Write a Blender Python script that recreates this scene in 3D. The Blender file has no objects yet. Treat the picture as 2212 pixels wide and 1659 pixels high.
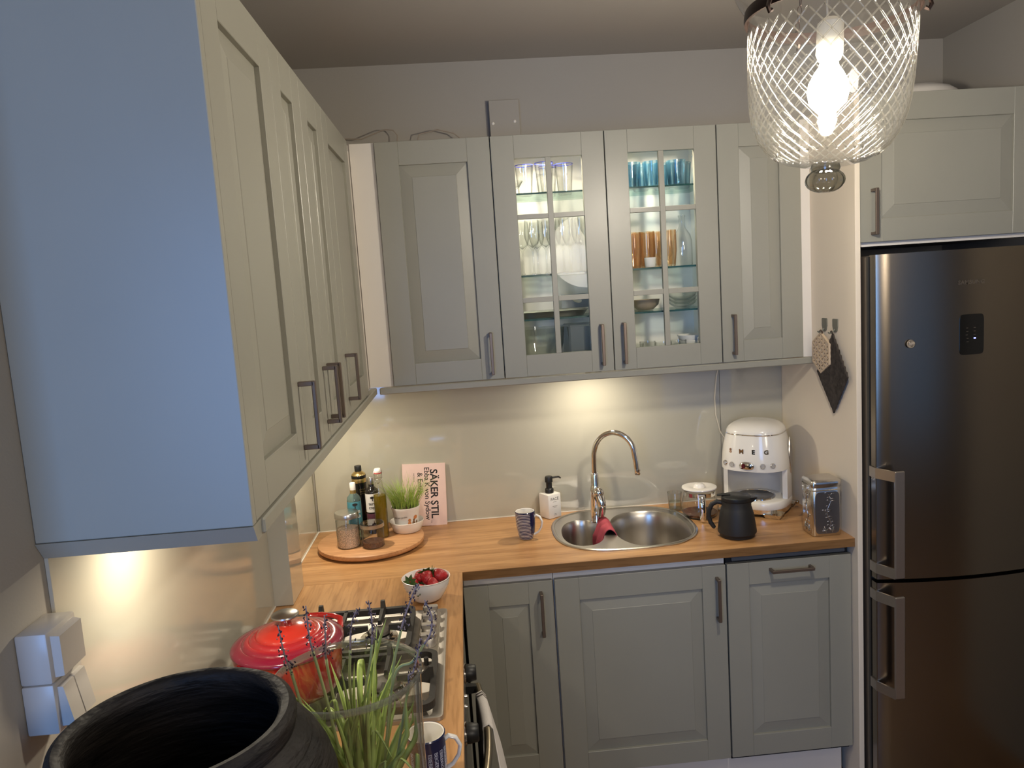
import bpy, bmesh, math, random
from mathutils import Vector, Matrix
from mathutils.geometry import tessellate_polygon
PI = math.pi
random.seed(7)
SC = bpy.context.scene
COL = SC.collection

# ------------------------------------------------------------------ camera, world, daylight, exposure
cam_d = bpy.data.cameras.new('camera'); cam = bpy.data.objects.new('camera', cam_d); COL.objects.link(cam)
cam_d.sensor_width = 36.0; cam_d.sensor_fit = 'HORIZONTAL'; cam_d.lens = 1649.19 * 36 / 2212; cam_d.clip_start = 0.02
yaw, pitch, roll = 0.0593493616, 0.124852204, -0.0654065388
fw = Vector((math.sin(yaw) * math.cos(pitch), math.cos(yaw) * math.cos(pitch), -math.sin(pitch)))
r0 = Vector((math.cos(yaw), -math.sin(yaw), 0)); u0 = r0.cross(fw)
rv = math.cos(roll) * r0 + math.sin(roll) * u0; uv = -math.sin(roll) * r0 + math.cos(roll) * u0
mw = Matrix((rv, uv, -fw)).transposed().to_4x4(); mw.translation = Vector((0.640643, -3.017373, 1.834925))
cam.matrix_world = mw
SC.camera = cam

world = bpy.data.worlds.new('dusk'); SC.world = world; world.use_nodes = True
bg = world.node_tree.nodes['Background']
bg.inputs[0].default_value = (0.16, 0.30, 0.62, 1); bg.inputs[1].default_value = .7

def lamp(name, kind, loc, energy, color, size=0.03, rot=(0, 0, 0), parent=None, **kw):
    d = bpy.data.lights.new(name, kind); o = bpy.data.objects.new(name, d); COL.objects.link(o)
    d.energy = energy; d.color = color; o.location = loc; o.rotation_euler = rot
    if kind == 'AREA':
        d.shape = 'RECTANGLE'; d.size = size[0]; d.size_y = size[1]
    else:
        d.shadow_soft_size = size
    for k, v in kw.items(): setattr(d, k, v)
    return o
# dusk daylight entering through the rear window (at its opening, pointing into the room)
lamp('window_daylight', 'AREA', (-.10, -4.09, 1.60), 33, (0.20, 0.44, 1.0), (.9, 1.4), (PI / 2, 0, 0))
# added ambient fill behind the camera to lift the base doors; no real lamp
lamp('room_fill', 'POINT', (1.7, -3.9, 2.1), 56, (1.0, 0.90, 0.78), 0.3)

SC.view_settings.view_transform = 'Standard'; SC.view_settings.look = 'None'
SC.view_settings.gamma = 1; SC.view_settings.use_curve_mapping = False
SC.view_settings.exposure = 0.0
cy = SC.cycles
cy.max_bounces = 10; cy.diffuse_bounces = 4; cy.glossy_bounces = 5; cy.transmission_bounces = 8; cy.transparent_max_bounces = 40
cy.caustics_reflective = False; cy.caustics_refractive = False; cy.sample_clamp_indirect = 4.0; cy.use_denoising = True

E_BULB = 600.0; E_SPOT = 3.3; E_CAB = 13.
WARM = (1.0, 0.89, 0.70); PEND = (1.0, 0.905, 0.76)

# ------------------------------------------------------------------ materials
MATS = {}
def newmat(name):
    m = bpy.data.materials.new(name); m.use_nodes = True; MATS[name] = m
    nt = m.node_tree; return m, nt, nt.nodes['Principled BSDF']
def pm(name, col, rough=.5, metal=0., coat=0., spec=.5, noise=None, bump=None, trans=0., ior=1.45, emis=None, sheen=0., aniso=0.):
    m, nt, p = newmat(name)
    p.inputs['Base Color'].default_value = (*col, 1); p.inputs['Roughness'].default_value = rough
    p.inputs['Metallic'].default_value = metal; p.inputs['Coat Weight'].default_value = coat
    p.inputs['Specular IOR Level'].default_value = spec; p.inputs['Transmission Weight'].default_value = trans
    p.inputs['IOR'].default_value = ior; p.inputs['Coat Roughness'].default_value = .04
    p.inputs['Sheen Weight'].default_value = sheen; p.inputs['Anisotropic'].default_value = aniso
    if emis:
        p.inputs['Emission Color'].default_value = (*emis[0], 1); p.inputs['Emission Strength'].default_value = emis[1]
    tc = nt.nodes.new('ShaderNodeTexCoord')
    if noise:      # (scale, amount, stretch)
        n = nt.nodes.new('ShaderNodeTexNoise'); n.inputs['Scale'].default_value = noise[0]; n.inputs['Detail'].default_value = 4
        mp = nt.nodes.new('ShaderNodeMapping'); mp.inputs['Scale'].default_value = noise[2] if len(noise) > 2 else (1, 1, 1)
        nt.links.new(tc.outputs['Object'], mp.inputs[0]); nt.links.new(mp.outputs[0], n.inputs['Vector'])
        r = nt.nodes.new('ShaderNodeValToRGB')
        a = noise[1]
        r.color_ramp.elements[0].position = .3; r.color_ramp.elements[1].position = .7
        r.color_ramp.elements[0].color = (*[c * (1 - a) for c in col], 1); r.color_ramp.elements[1].color = (*[min(1, c * (1 + a)) for c in col], 1)
        nt.links.new(n.outputs[0], r.inputs[0]); nt.links.new(r.outputs[0], p.inputs['Base Color'])
    if bump:       # (scale, strength, distance, stretch)
        n = nt.nodes.new('ShaderNodeTexNoise'); n.inputs['Scale'].default_value = bump[0]; n.inputs['Detail'].default_value = 3
        mp = nt.nodes.new('ShaderNodeMapping'); mp.inputs['Scale'].default_value = bump[3] if len(bump) > 3 else (1, 1, 1)
        nt.links.new(tc.outputs['Object'], mp.inputs[0]); nt.links.new(mp.outputs[0], n.inputs['Vector'])
        b = nt.nodes.new('ShaderNodeBump'); b.inputs['Strength'].default_value = bump[1]; b.inputs['Distance'].default_value = bump[2]
        nt.links.new(n.outputs[0], b.inputs['Height']); nt.links.new(b.outputs[0], p.inputs['Normal'])
    return m
def thin_glass(name, tint=(.97, .98, .97), edge=(.42, .45, .43), refl=1.0, rough=.01, body=0.0, bodycol=(1, 1, 1), bump=None, stripe=None, pw=3.2):
    """clear thin-walled glass: light passes, Fresnel reflection, darker towards grazing angles"""
    m = bpy.data.materials.new(name); m.use_nodes = True; MATS[name] = m; nt = m.node_tree
    nt.nodes.remove(nt.nodes['Principled BSDF']); out = nt.nodes['Material Output']
    lw = nt.nodes.new('ShaderNodeLayerWeight'); lw.inputs['Blend'].default_value = .5      # facing = 1 - |cos|
    def math_(op, a, b):
        n_ = nt.nodes.new('ShaderNodeMath'); n_.operation = op; n_.use_clamp = True
        for i_, q_ in enumerate((a, b)):
            if isinstance(q_, (int, float)): n_.inputs[i_].default_value = q_
            else: nt.links.new(q_, n_.inputs[i_])
        return n_.outputs[0]
    fac = lw.outputs['Facing']
    mx = nt.nodes.new('ShaderNodeMix'); mx.data_type = 'RGBA'
    mx.inputs[6].default_value = (*tint, 1); mx.inputs[7].default_value = (*edge, 1)
    nt.links.new(math_('POWER', fac, pw), mx.inputs[0])
    if stripe:       # (count, second tint): vertical streaks in the glass
        tc = nt.nodes.new('ShaderNodeTexCoord'); sx = nt.nodes.new('ShaderNodeSeparateXYZ'); nt.links.new(tc.outputs['Object'], sx.inputs[0])
        at_ = nt.nodes.new('ShaderNodeMath'); at_.operation = 'ARCTAN2'; nt.links.new(sx.outputs[1], at_.inputs[0]); nt.links.new(sx.outputs[0], at_.inputs[1])
        sn = nt.nodes.new('ShaderNodeMath'); sn.operation = 'MULTIPLY'; sn.inputs[1].default_value = stripe[0]; nt.links.new(at_.outputs[0], sn.inputs[0])
        si = nt.nodes.new('ShaderNodeMath'); si.operation = 'SINE'; nt.links.new(sn.outputs[0], si.inputs[0])
        m3 = nt.nodes.new('ShaderNodeMix'); m3.data_type = 'RGBA'; m3.inputs[6].default_value = (*tint, 1); m3.inputs[7].default_value = (*stripe[1], 1)
        nt.links.new(math_('MULTIPLY', math_('ADD', si.outputs[0], .6), .8), m3.inputs[0]); nt.links.new(m3.outputs[2], mx.inputs[6])
    tr = nt.nodes.new('ShaderNodeBsdfTransparent'); nt.links.new(mx.outputs[2], tr.inputs[0])
    gl = nt.nodes.new('ShaderNodeBsdfGlossy'); gl.inputs['Roughness'].default_value = rough
    sch = math_('ADD', math_('MULTIPLY', math_('POWER', fac, 5.0), .8), .045)
    mu = nt.nodes.new('ShaderNodeMath'); mu.operation = 'MULTIPLY'; mu.inputs[1].default_value = refl; mu.use_clamp = True
    nt.links.new(sch, mu.inputs[0])
    ms = nt.nodes.new('ShaderNodeMixShader'); nt.links.new(mu.outputs[0], ms.inputs[0])
    last = tr
    if body:
        df = nt.nodes.new('ShaderNodeBsdfTranslucent'); df.inputs[0].default_value = (*bodycol, 1)
        d2 = nt.nodes.new('ShaderNodeBsdfDiffuse'); d2.inputs[0].default_value = (*bodycol, 1)
        ad = nt.nodes.new('ShaderNodeMixShader'); ad.inputs[0].default_value = .5
        nt.links.new(df.outputs[0], ad.inputs[1]); nt.links.new(d2.outputs[0], ad.inputs[2])
        m2 = nt.nodes.new('ShaderNodeMixShader'); m2.inputs[0].default_value = body
        nt.links.new(tr.outputs[0], m2.inputs[1]); nt.links.new(ad.outputs[0], m2.inputs[2]); last = m2
    if bump:
        tc = nt.nodes.new('ShaderNodeTexCoord'); n = nt.nodes.new('ShaderNodeTexNoise'); n.inputs['Scale'].default_value = bump[0]
        nt.links.new(tc.outputs['Object'], n.inputs['Vector'])
        b = nt.nodes.new('ShaderNodeBump'); b.inputs['Strength'].default_value = bump[1]; b.inputs['Distance'].default_value = .01
        nt.links.new(n.outputs[0], b.inputs['Height']); nt.links.new(b.outputs[0], gl.inputs['Normal'])
    nt.links.new(last.outputs[0], ms.inputs[1]); nt.links.new(gl.outputs[0], ms.inputs[2]); nt.links.new(ms.outputs[0], out.inputs[0])
    return m
def oak(name, grain, c1, c2, rough=.32, sc=1.0):
    """wood with the grain along x ('x') or y ('y')"""
    m, nt, p = newmat(name)
    tc = nt.nodes.new('ShaderNodeTexCoord'); mp = nt.nodes.new('ShaderNodeMapping')
    s = (1.2 * sc, 16 * sc, 16 * sc) if grain == 'x' else (16 * sc, 1.2 * sc, 16 * sc)
    mp.inputs['Scale'].default_value = s; nt.links.new(tc.outputs['Object'], mp.inputs[0])
    n = nt.nodes.new('ShaderNodeTexNoise'); n.inputs['Scale'].default_value = 1.6; n.inputs['Detail'].default_value = 6; n.inputs['Distortion'].default_value = .5
    n2 = nt.nodes.new('ShaderNodeTexNoise'); n2.inputs['Scale'].default_value = 9; n2.inputs['Detail'].default_value = 3
    nt.links.new(mp.outputs[0], n.inputs['Vector']); nt.links.new(mp.outputs[0], n2.inputs['Vector'])
    r = nt.nodes.new('ShaderNodeValToRGB'); e = r.color_ramp.elements
    e[0].position = .32; e[0].color = (*c1, 1); e[1].position = .66; e[1].color = (*c2, 1)
    nt.links.new(n.outputs[0], r.inputs[0])
    r2 = nt.nodes.new('ShaderNodeValToRGB'); r2.color_ramp.elements[0].position = .36; r2.color_ramp.elements[0].color = (.66, .6, .52, 1)
    r2.color_ramp.elements[1].position = .5; r2.color_ramp.elements[1].color = (1, 1, 1, 1)
    nt.links.new(n2.outputs[0], r2.inputs[0])
    mx = nt.nodes.new('ShaderNodeMix'); mx.data_type = 'RGBA'; mx.blend_type = 'MULTIPLY'; mx.inputs[0].default_value = .55
    nt.links.new(r.outputs[0], mx.inputs[6]); nt.links.new(r2.outputs[0], mx.inputs[7])
    nt.links.new(mx.outputs[2], p.inputs['Base Color']); p.inputs['Roughness'].default_value = rough
    return m

GREY = pm('cabinet_grey', (.30, .293, .245), .35, noise=(3, .03))
WHITE = pm('white_melamine', (.74, .70, .64), .4)
INSIDE = pm('cabinet_inside_white', (.84, .82, .77), .45)
WALL = pm('wall_paint', (.33, .305, .265), .8, bump=(220, .12, .002))
CEIL = pm('ceiling_paint', (.38, .35, .31), .85, bump=(150, .12, .002))
PANEL = pm('side_panel_cream', (.80, .71, .58), .6, bump=(300, .06, .001))
SPLASH = pm('glass_splashback', (.43, .41, .335), .06, coat=.6, spec=.7)
SPLASH_M = pm('glass_splashback_satin', (.43, .41, .34), .11, spec=.8)
SILIC = pm('silicone_white', (.75, .70, .62), .5)
OAK_X = oak('oak_worktop_x', 'x', (.36, .18, .068), (.54, .30, .13))
OAK_Y = oak('oak_worktop_y', 'y', (.36, .18, .068), (.54, .30, .13))
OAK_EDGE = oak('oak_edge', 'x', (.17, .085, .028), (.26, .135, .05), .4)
BOARD = oak('beech_board', 'x', (.44, .22, .095), (.58, .31, .145), .45, 1.6)
HANDLE = pm('bronze_handle', (.20, .155, .125), .38, metal=.75)
STEEL = pm('brushed_steel', (.52, .49, .44), .3, metal=1., bump=(60, .05, .001, (1, 30, 1)))
STEEL_HOB = pm('hob_steel', (.44, .41, .37), .5, metal=1., bump=(60, .04, .001, (30, 1, 1)))
CHROME = pm('chrome', (.80, .78, .75), .06, metal=1.)
FRIDGE = pm('dark_fridge_steel', (.24, .205, .16), .25, metal=1., bump=(40, .03, .001, (60, 60, .6)))
FRIDGE_S = pm('fridge_side', (.16, .135, .11), .35, metal=.6)
FHANDLE = pm('fridge_handle_metal', (.40, .36, .32), .35, metal=.9)
BLACKGLOSS = pm('black_gloss', (.006, .006, .006), .12)
BLACK = pm('black_plastic', (.012, .012, .012), .4)
BLACKM = pm('black_matte', (.014, .013, .012), .55)
IRON = pm('cast_iron', (.022, .020, .018), .6, bump=(120, .2, .002))
IRON_CAP = pm('burner_cap', (.06, .05, .04), .45)
DARKVOID = pm('dark_recess', (.01, .011, .013), .8)
CLEAR = thin_glass('clear_glass', (.95, .96, .95), (.24, .27, .25), 1.6, pw=2.6)
VASE = thin_glass('vase_glass', (.985, .99, .98), (.33, .37, .32), 1.5, bump=(9, .35), pw=4)
JARG = thin_glass('cut_lamp_glass', (.95, .95, .94), (.55, .55, .53), 1.5, .03, .004, (.9, .9, .88))
CUT = thin_glass('cut_groove_glass', (.80, .79, .76), (.6, .6, .6), 1.2, .12, .013, (.92, .90, .86))
KNOBG = thin_glass('solid_glass_knob', (.62, .62, .58), (.10, .11, .10), 1.6, .02)
SHELFG = thin_glass('shelf_glass', (.95, .98, .97), (.5, .7, .65), .8)
SHELFE = pm('shelf_edge_green', (.02, .075, .075), .15)
PANEG = thin_glass('pane_glass', (.985, .99, .985), (.9, .92, .9), .3)
BLUEG = thin_glass('blue_tumbler_glass', (.84, .90, .92), (.12, .28, .38), 1., .02, .10, (.12, .30, .40), stripe=(9, (.36, .54, .64)))
AMBERG = thin_glass('amber_glass', (.98, .93, .86), (.62, .38, .18), 1., .02, .10, (.78, .52, .28), stripe=(7, (.93, .79, .62)))
GLASSW = thin_glass('wine_glass', (.97, .975, .97), (.30, .33, .31), 1.8, pw=3.5)
BLUERIM = pm('blue_rim', (.03, .04, .42), .2)
OIL = thin_glass('olive_oil', (.60, .48, .03), (.22, .16, .005), .8, .02, .35, (.46, .36, .015))
BLUEBOT = thin_glass('pale_blue_bottle_glass', (.62, .80, .80), (.25, .4, .42), 1.2, .02, .25, (.35, .5, .5))
DARKBOT = pm('dark_bottle', (.012, .010, .009), .08)
TEAL = pm('teal_label', (.075, .27, .34), .5)
PAPER = pm('white_paper', (.78, .75, .71), .6)
GOLD = pm('gold_metal', (.66, .50, .22), .3, metal=1.)
PINK = pm('pink_book_cloth', (.76, .56, .50), .55, noise=(9, .05))
INK = pm('print_ink', (.015, .012, .012), .6)
PAGES = pm('book_pages', (.78, .72, .62), .8, noise=(60, .1, (1, 30, 1)))
PORC = pm('white_porcelain', (.80, .77, .72), .18, coat=.4)
NAVY = pm('navy_glaze', (.010, .014, .06), .2, coat=.4)
CREAMG = pm('cream_gloss_enamel', (.80, .77, .70), .22, coat=.5)
LIDSTEEL = pm('lid_steel', (.55, .53, .50), .28, metal=1.)
TIN = pm('embossed_tin', (.62, .60, .57), .22, metal=1.)
TINF = pm('tin_panel_front', (.27, .27, .28), .35, metal=1.)
GRASS = pm('cat_grass', (.30, .42, .08), .5, noise=(30, .4))
LEAF = pm('hyacinth_leaf', (.37, .48, .14), .35, noise=(9, .5))
STEMM = pm('hyacinth_stem', (.30, .34, .15), .5)
SPIKE = pm('faded_spike', (.24, .19, .20), .7)
FLORET = pm('violet_floret', (.030, .018, .036), .7)
SOIL = pm('soil', (.06, .035, .02), .9)
GRAIN = pm('rye_grain', (.66, .48, .36), .8, noise=(260, .55))
FLAX = pm('flax_seed', (.13, .055, .03), .7, noise=(240, .6))
CLOTH = pm('red_dishcloth', (.36, .055, .075), .85, noise=(20, .12), bump=(260, .25, .003))
TOWEL = pm('white_towel', (.62, .58, .55), .9, bump=(350, .3, .003))
TOWELS = pm('towel_stripe', (.10, .085, .08), .9)
BERRY = pm('strawberry', (.36, .018, .022), .3, noise=(60, .25), bump=(150, .6, .004))
SEPAL = pm('strawberry_leaf', (.045, .085, .015), .6)
FELT = pm('beige_trivet', (.60, .47, .33), .8)
MITT = pm('dark_crochet', (.045, .037, .032), .95, noise=(70, .5))
HOOK = pm('grey_hook', (.16, .16, .13), .5)
URN = pm('black_earthenware', (.012, .0095, .008), .62, spec=.3, noise=(9, .75, (1, 1, 5)), bump=(26, .55, .010, (1, 1, 4)))
SWITCH = pm('switch_plastic', (.46, .43, .39), .25)
COFFEE = pm('coffee_liquid', (.10, .025, .008), .1)
CORD = pm('pale_cord', (.62, .57, .46), .5)
BAND = pm('dark_bronze_band', (.030, .018, .014), .35, metal=.7)
SOCKET = pm('lamp_socket', (.72, .68, .56), .4)
BULB = pm('bulb_glow', (1, 1, 1), .3, emis=(PEND, E_BULB))
LENS = pm('led_lens', (1, 1, 1), .3, emis=((1., .82, .6), 14.))
LED = pm('blue_led', (.05, .05, .2), .3, emis=((.18, .22, 1.), 7.))
RUBY = pm('display_red', (.10, .015, .02), .1)
ORANGE = pm('orange_print', (.55, .20, .06), .6)
GREENP = pm('green_print', (.15, .33, .16), .6)
BROWNP = pm('brown_print', (.20, .10, .045), .6)
TXTGREY = pm('logo_grey', (.20, .17, .135), .3, metal=.8)
BUTTON = pm('button_face', (.42, .40, .37), .3)

# banded prints -------------------------------------------------------------
def band_mat(name, axis_scale, stops, rough=.25, coat=.4, radial=False, center=(0, 0)):
    """colour by height (object z) or by radius, as real glaze / print bands"""
    m, nt, p = newmat(name); p.inputs['Roughness'].default_value = rough; p.inputs['Coat Weight'].default_value = coat
    tc = nt.nodes.new('ShaderNodeTexCoord'); sx = nt.nodes.new('ShaderNodeSeparateXYZ'); nt.links.new(tc.outputs['Object'], sx.inputs[0])
    mu = nt.nodes.new('ShaderNodeMath'); mu.operation = 'MULTIPLY'; mu.inputs[1].default_value = axis_scale
    if radial:
        cb = nt.nodes.new('ShaderNodeCombineXYZ'); nt.links.new(sx.outputs[0], cb.inputs[0]); nt.links.new(sx.outputs[1], cb.inputs[1])
        ln = nt.nodes.new('ShaderNodeVectorMath'); ln.operation = 'LENGTH'; nt.links.new(cb.outputs[0], ln.inputs[0]); nt.links.new(ln.outputs['Value'], mu.inputs[0])
    else:
        nt.links.new(sx.outputs[2], mu.inputs[0])
    r = nt.nodes.new('ShaderNodeValToRGB'); nt.links.new(mu.outputs[0], r.inputs[0]); cr = r.color_ramp
    for i, (pos, c) in enumerate(stops):
        e = cr.elements[i] if i < 2 else cr.elements.new(pos)
        e.position = pos; e.color = (*c, 1)
    nt.links.new(r.outputs[0], p.inputs['Base Color'])
    return m, nt, p, mu
OMBRE = band_mat('ombre_red_enamel', 1 / .13, [(0, (.56, .04, .022)), (.50, (.52, .032, .02)), (.56, (.36, .018, .022)), (.66, (.40, .02, .026)), (.73, (.25, .011, .026)), (.80, (.22, .010, .028)), (.97, (.17, .008, .03))], .16, .5, True)[0]
OMBREP = band_mat('ombre_pot_enamel', 1 / .12, [(0, (.22, .01, .02)), (.75, (.42, .02, .015)), (1, (.50, .03, .02))], .16, .5)[0]
def stripes(name):
    m, nt, p = newmat(name); p.inputs['Roughness'].default_value = .2; p.inputs['Coat Weight'].default_value = .4
    tc = nt.nodes.new('ShaderNodeTexCoord'); sx = nt.nodes.new('ShaderNodeSeparateXYZ'); nt.links.new(tc.outputs['Object'], sx.inputs[0])
    n = nt.nodes.new('ShaderNodeTexNoise'); n.inputs['Scale'].default_value = 60; nt.links.new(tc.outputs['Object'], n.inputs['Vector'])
    ad = nt.nodes.new('ShaderNodeMath'); ad.operation = 'MULTIPLY_ADD'; ad.inputs[1].default_value = .0022; nt.links.new(n.outputs[0], ad.inputs[0]); nt.links.new(sx.outputs[2], ad.inputs[2])
    mu = nt.nodes.new('ShaderNodeMath'); mu.operation = 'MULTIPLY'; mu.inputs[1].default_value = 1 / .0058; nt.links.new(ad.outputs[0], mu.inputs[0])
    fr = nt.nodes.new('ShaderNodeMath'); fr.operation = 'FRACT'; nt.links.new(mu.outputs[0], fr.inputs[0])
    r = nt.nodes.new('ShaderNodeValToRGB'); r.color_ramp.interpolation = 'CONSTANT'
    r.color_ramp.elements[0].color = (.012, .016, .07, 1); r.color_ramp.elements[1].position = .6; r.color_ramp.elements[1].color = (.55, .52, .52, 1)
    nt.links.new(fr.outputs[0], r.inputs[0]); nt.links.new(r.outputs[0], p.inputs['Base Color'])
    return m
STRIPE = stripes('striped_glaze')

# ------------------------------------------------------------------ object helpers
def tag(o, label=None, cat=None, group=None, kind=None):
    if label: o['label'] = label
    if cat: o['category'] = cat
    if group: o['group'] = group
    if kind: o['kind'] = kind
    return o
def thing(name, label, cat, loc=(0, 0, 0), rz=0, group=None):
    o = bpy.data.objects.new(name, None); COL.objects.link(o); o.empty_display_size = .02
    o.location = loc; o.rotation_euler = (0, 0, rz); o.matrix_basis = Matrix.Translation(loc) @ Matrix.Rotation(rz, 4, 'Z')
    return tag(o, label, cat, group)
def obj(name, bm, mat, parent=None, smooth=False, world=False, loc=None, rot=None, recalc=True):
    me = bpy.data.meshes.new(name)
    if recalc: bmesh.ops.recalc_face_normals(bm, faces=bm.faces[:])
    bm.to_mesh(me); bm.free(); me.materials.append(mat)
    if smooth:
        me.shade_smooth()
        if smooth != 'all': me.set_sharp_from_angle(angle=math.radians(42))
    o = bpy.data.objects.new(name, me); COL.objects.link(o)
    if loc: o.location = loc
    if rot: o.rotation_euler = rot
    if parent:
        o.parent = parent
        if world:
            inv = parent.matrix_basis.copy()
            if parent.parent: inv = WM(parent)
            o.matrix_parent_inverse = inv.inverted()
    return o
def WM(o):
    m = o.matrix_basis.copy()
    if o.parent: m = WM(o.parent) @ o.matrix_parent_inverse @ m
    return m
def children(o): return [c for c in bpy.data.objects if c.parent is o]
def copy_tree(o, parent=None):
    c = o.copy(); COL.objects.link(c)
    if parent is not None:
        c.parent = parent; c.matrix_parent_inverse = o.matrix_parent_inverse.copy()
    for ch in [x for x in o.children]: copy_tree(ch, c)
    return c
def BM(): return bmesh.new()
def box(bm, x0, x1, y0, y1, z0, z1, bev=0., M=None, seg=1):
    r = bmesh.ops.create_cube(bm, size=1); vs = r['verts']
    for v in vs: v.co = Vector(((x0 + x1) / 2 + v.co.x * (x1 - x0), (y0 + y1) / 2 + v.co.y * (y1 - y0), (z0 + z1) / 2 + v.co.z * (z1 - z0)))
    if bev:
        es = list({e for v in vs for e in v.link_edges})
        rr = bmesh.ops.bevel(bm, geom=es, offset=bev, segments=seg, profile=.5, affect='EDGES')
        vs = list({v for f in rr['faces'] for v in f.verts} | {v for v in vs if v.is_valid})
    if M:
        for v in vs: v.co = Vector(M(*v.co))
    return bm
def bx(x0, x1, y0, y1, z0, z1, bev=0., seg=1): return box(BM(), x0, x1, y0, y1, z0, z1, bev, None, seg)
def lathe(prof, seg=40, bm=None, c=(0, 0, 0), cap=True, sx=1, sy=1):
    bm = bm or BM(); rings = []
    for r, z in prof:
        if r < 1e-6: rings.append([bm.verts.new((c[0], c[1], c[2] + z))])
        else: rings.append([bm.verts.new((c[0] + sx * r * math.cos(2 * PI * i / seg), c[1] + sy * r * math.sin(2 * PI * i / seg), c[2] + z)) for i in range(seg)])
    for a, b in zip(rings, rings[1:]):
        if len(a) == 1 and len(b) == 1: continue
        for i in range(seg):
            j = (i + 1) % seg
            if len(a) == 1: bm.faces.new((a[0], b[i], b[j]))
            elif len(b) == 1: bm.faces.new((a[i], a[j], b[0]))
            else: bm.faces.new((a[i], a[j], b[j], b[i]))
    return bm
def tube(path, r, seg=8, bm=None, flat=1.0, up=None, closed=False):
    bm = bm or BM(); P = [Vector(p) for p in path]; n = len(P); rings = []
    rs = r if isinstance(r, (list, tuple)) else [r] * n
    ref = Vector(up) if up else None; side = None
    for i, p in enumerate(P):
        t = (P[(i + 1) % n] - P[i - 1]) if closed else (P[min(i + 1, n - 1)] - P[max(i - 1, 0)])
        t = t.normalized() if t.length > 1e-9 else Vector((0, 0, 1))
        if ref is not None: s = t.cross(ref)
        elif side is None: s = t.cross(Vector((0, 0, 1)) if abs(t.z) < .9 else Vector((1, 0, 0)))
        else: s = side - t * side.dot(t)
        if s.length < 1e-6: s = t.cross(Vector((1, 0, 0)))
        s.normalize(); side = s; b = t.cross(s)
        rings.append([bm.verts.new(p + rs[i] * (math.cos(2 * PI * k / seg) * s + flat * math.sin(2 * PI * k / seg) * b)) for k in range(seg)])
    pr = list(zip(rings, rings[1:])) + ([(rings[-1], rings[0])] if closed else [])
    for a, b in pr:
        for k in range(seg):
            j = (k + 1) % seg; bm.faces.new((a[k], a[j], b[j], b[k]))
    if not closed:
        bm.faces.new(rings[0][::-1]); bm.faces.new(rings[-1])
    return bm
def prism(poly, z0, z1, bm=None, M=None):
    bm = bm or BM(); M = M or (lambda x, y, z: (x, y, z))
    a = [bm.verts.new(M(x, y, z0)) for x, y in poly]; b = [bm.verts.new(M(x, y, z1)) for x, y in poly]
    n = len(poly)
    for i in range(n): bm.faces.new((a[i], a[(i + 1) % n], b[(i + 1) % n], b[i]))
    bm.faces.new(a[::-1]); bm.faces.new(b); return bm
def loft(sections, bm=None, cap=True, cap0=True):
    bm = bm or BM(); R = [[bm.verts.new(p) for p in s] for s in sections]; n = len(R[0])
    for a, b in zip(R, R[1:]):
        for i in range(n): bm.faces.new((a[i], a[(i + 1) % n], b[(i + 1) % n], b[i]))
    if cap and cap0: bm.faces.new(R[0][::-1])
    if cap: bm.faces.new(R[-1])
    return bm
def superell(cx, cy, a, b, n=2.5, seg=48, rot=0):
    out = []
    for i in range(seg):
        t = 2 * PI * i / seg; c, s = math.cos(t), math.sin(t)
        x = a * math.copysign(abs(c) ** (2 / n), c); y = b * math.copysign(abs(s) ** (2 / n), s)
        out.append((cx + x * math.cos(rot) - y * math.sin(rot), cy + x * math.sin(rot) + y * math.cos(rot)))
    return out
def plate(outer, holes, z0, z1, bm=None):
    """flat slab with holes"""
    bm = bm or BM()
    loops = [outer] + holes; flat = [q for lp in loops for q in lp]
    tris = tessellate_polygon([[Vector((x, y, 0)) for x, y in lp] for lp in loops])
    for z in (z0, z1):
        vs = [bm.verts.new((x, y, z)) for x, y in flat]
        for t3 in tris:
            if len(set(t3)) == 3: bm.faces.new([vs[i] for i in t3])
    for lp in [outer] + holes:
        n = len(lp)
        a = [bm.verts.new((x, y, z0)) for x, y in lp]; b = [bm.verts.new((x, y, z1)) for x, y in lp]
        for i in range(n): bm.faces.new((a[i], a[(i + 1) % n], b[(i + 1) % n], b[i]))
    bmesh.ops.remove_doubles(bm, verts=bm.verts[:], dist=1e-5)
    return bm
FONT_CACHE = {}
def text_bm(s, size, ext=.0004, spacing=1.0, bold=0.0):
    d = bpy.data.curves.new('t', 'FONT'); d.body = s; d.size = size; d.align_x = 'CENTER'; d.align_y = 'CENTER'; d.extrude = ext
    d.space_character = spacing; d.offset = bold; d.resolution_u = 3
    o = bpy.data.objects.new('t', d); COL.objects.link(o)
    dg = bpy.context.evaluated_depsgraph_get(); me = bpy.data.meshes.new_from_object(o.evaluated_get(dg))
    bm = BM(); bm.from_mesh(me); bpy.data.objects.remove(o); bpy.data.curves.remove(d); bpy.data.meshes.remove(me)
    return bm
def mapbm(bm, f):
    for v in bm.verts: v.co = Vector(f(*v.co))
    return bm
def on_cyl(bm, r, phi, z, rot=0):
    """wrap flat text (x right, y up) on a cylinder of radius r facing azimuth phi"""
    c, s = math.cos(rot), math.sin(rot)
    def f(x, y, w):
        x, y = x * c - y * s, x * s + y * c
        a = phi + x / r
        return ((r + w) * math.cos(a), (r + w) * math.sin(a), z + y)
    return mapbm(bm, f)
def struct(name, bm, mat, parent=None): return tag(obj(name, bm, mat, parent), kind='structure')

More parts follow.
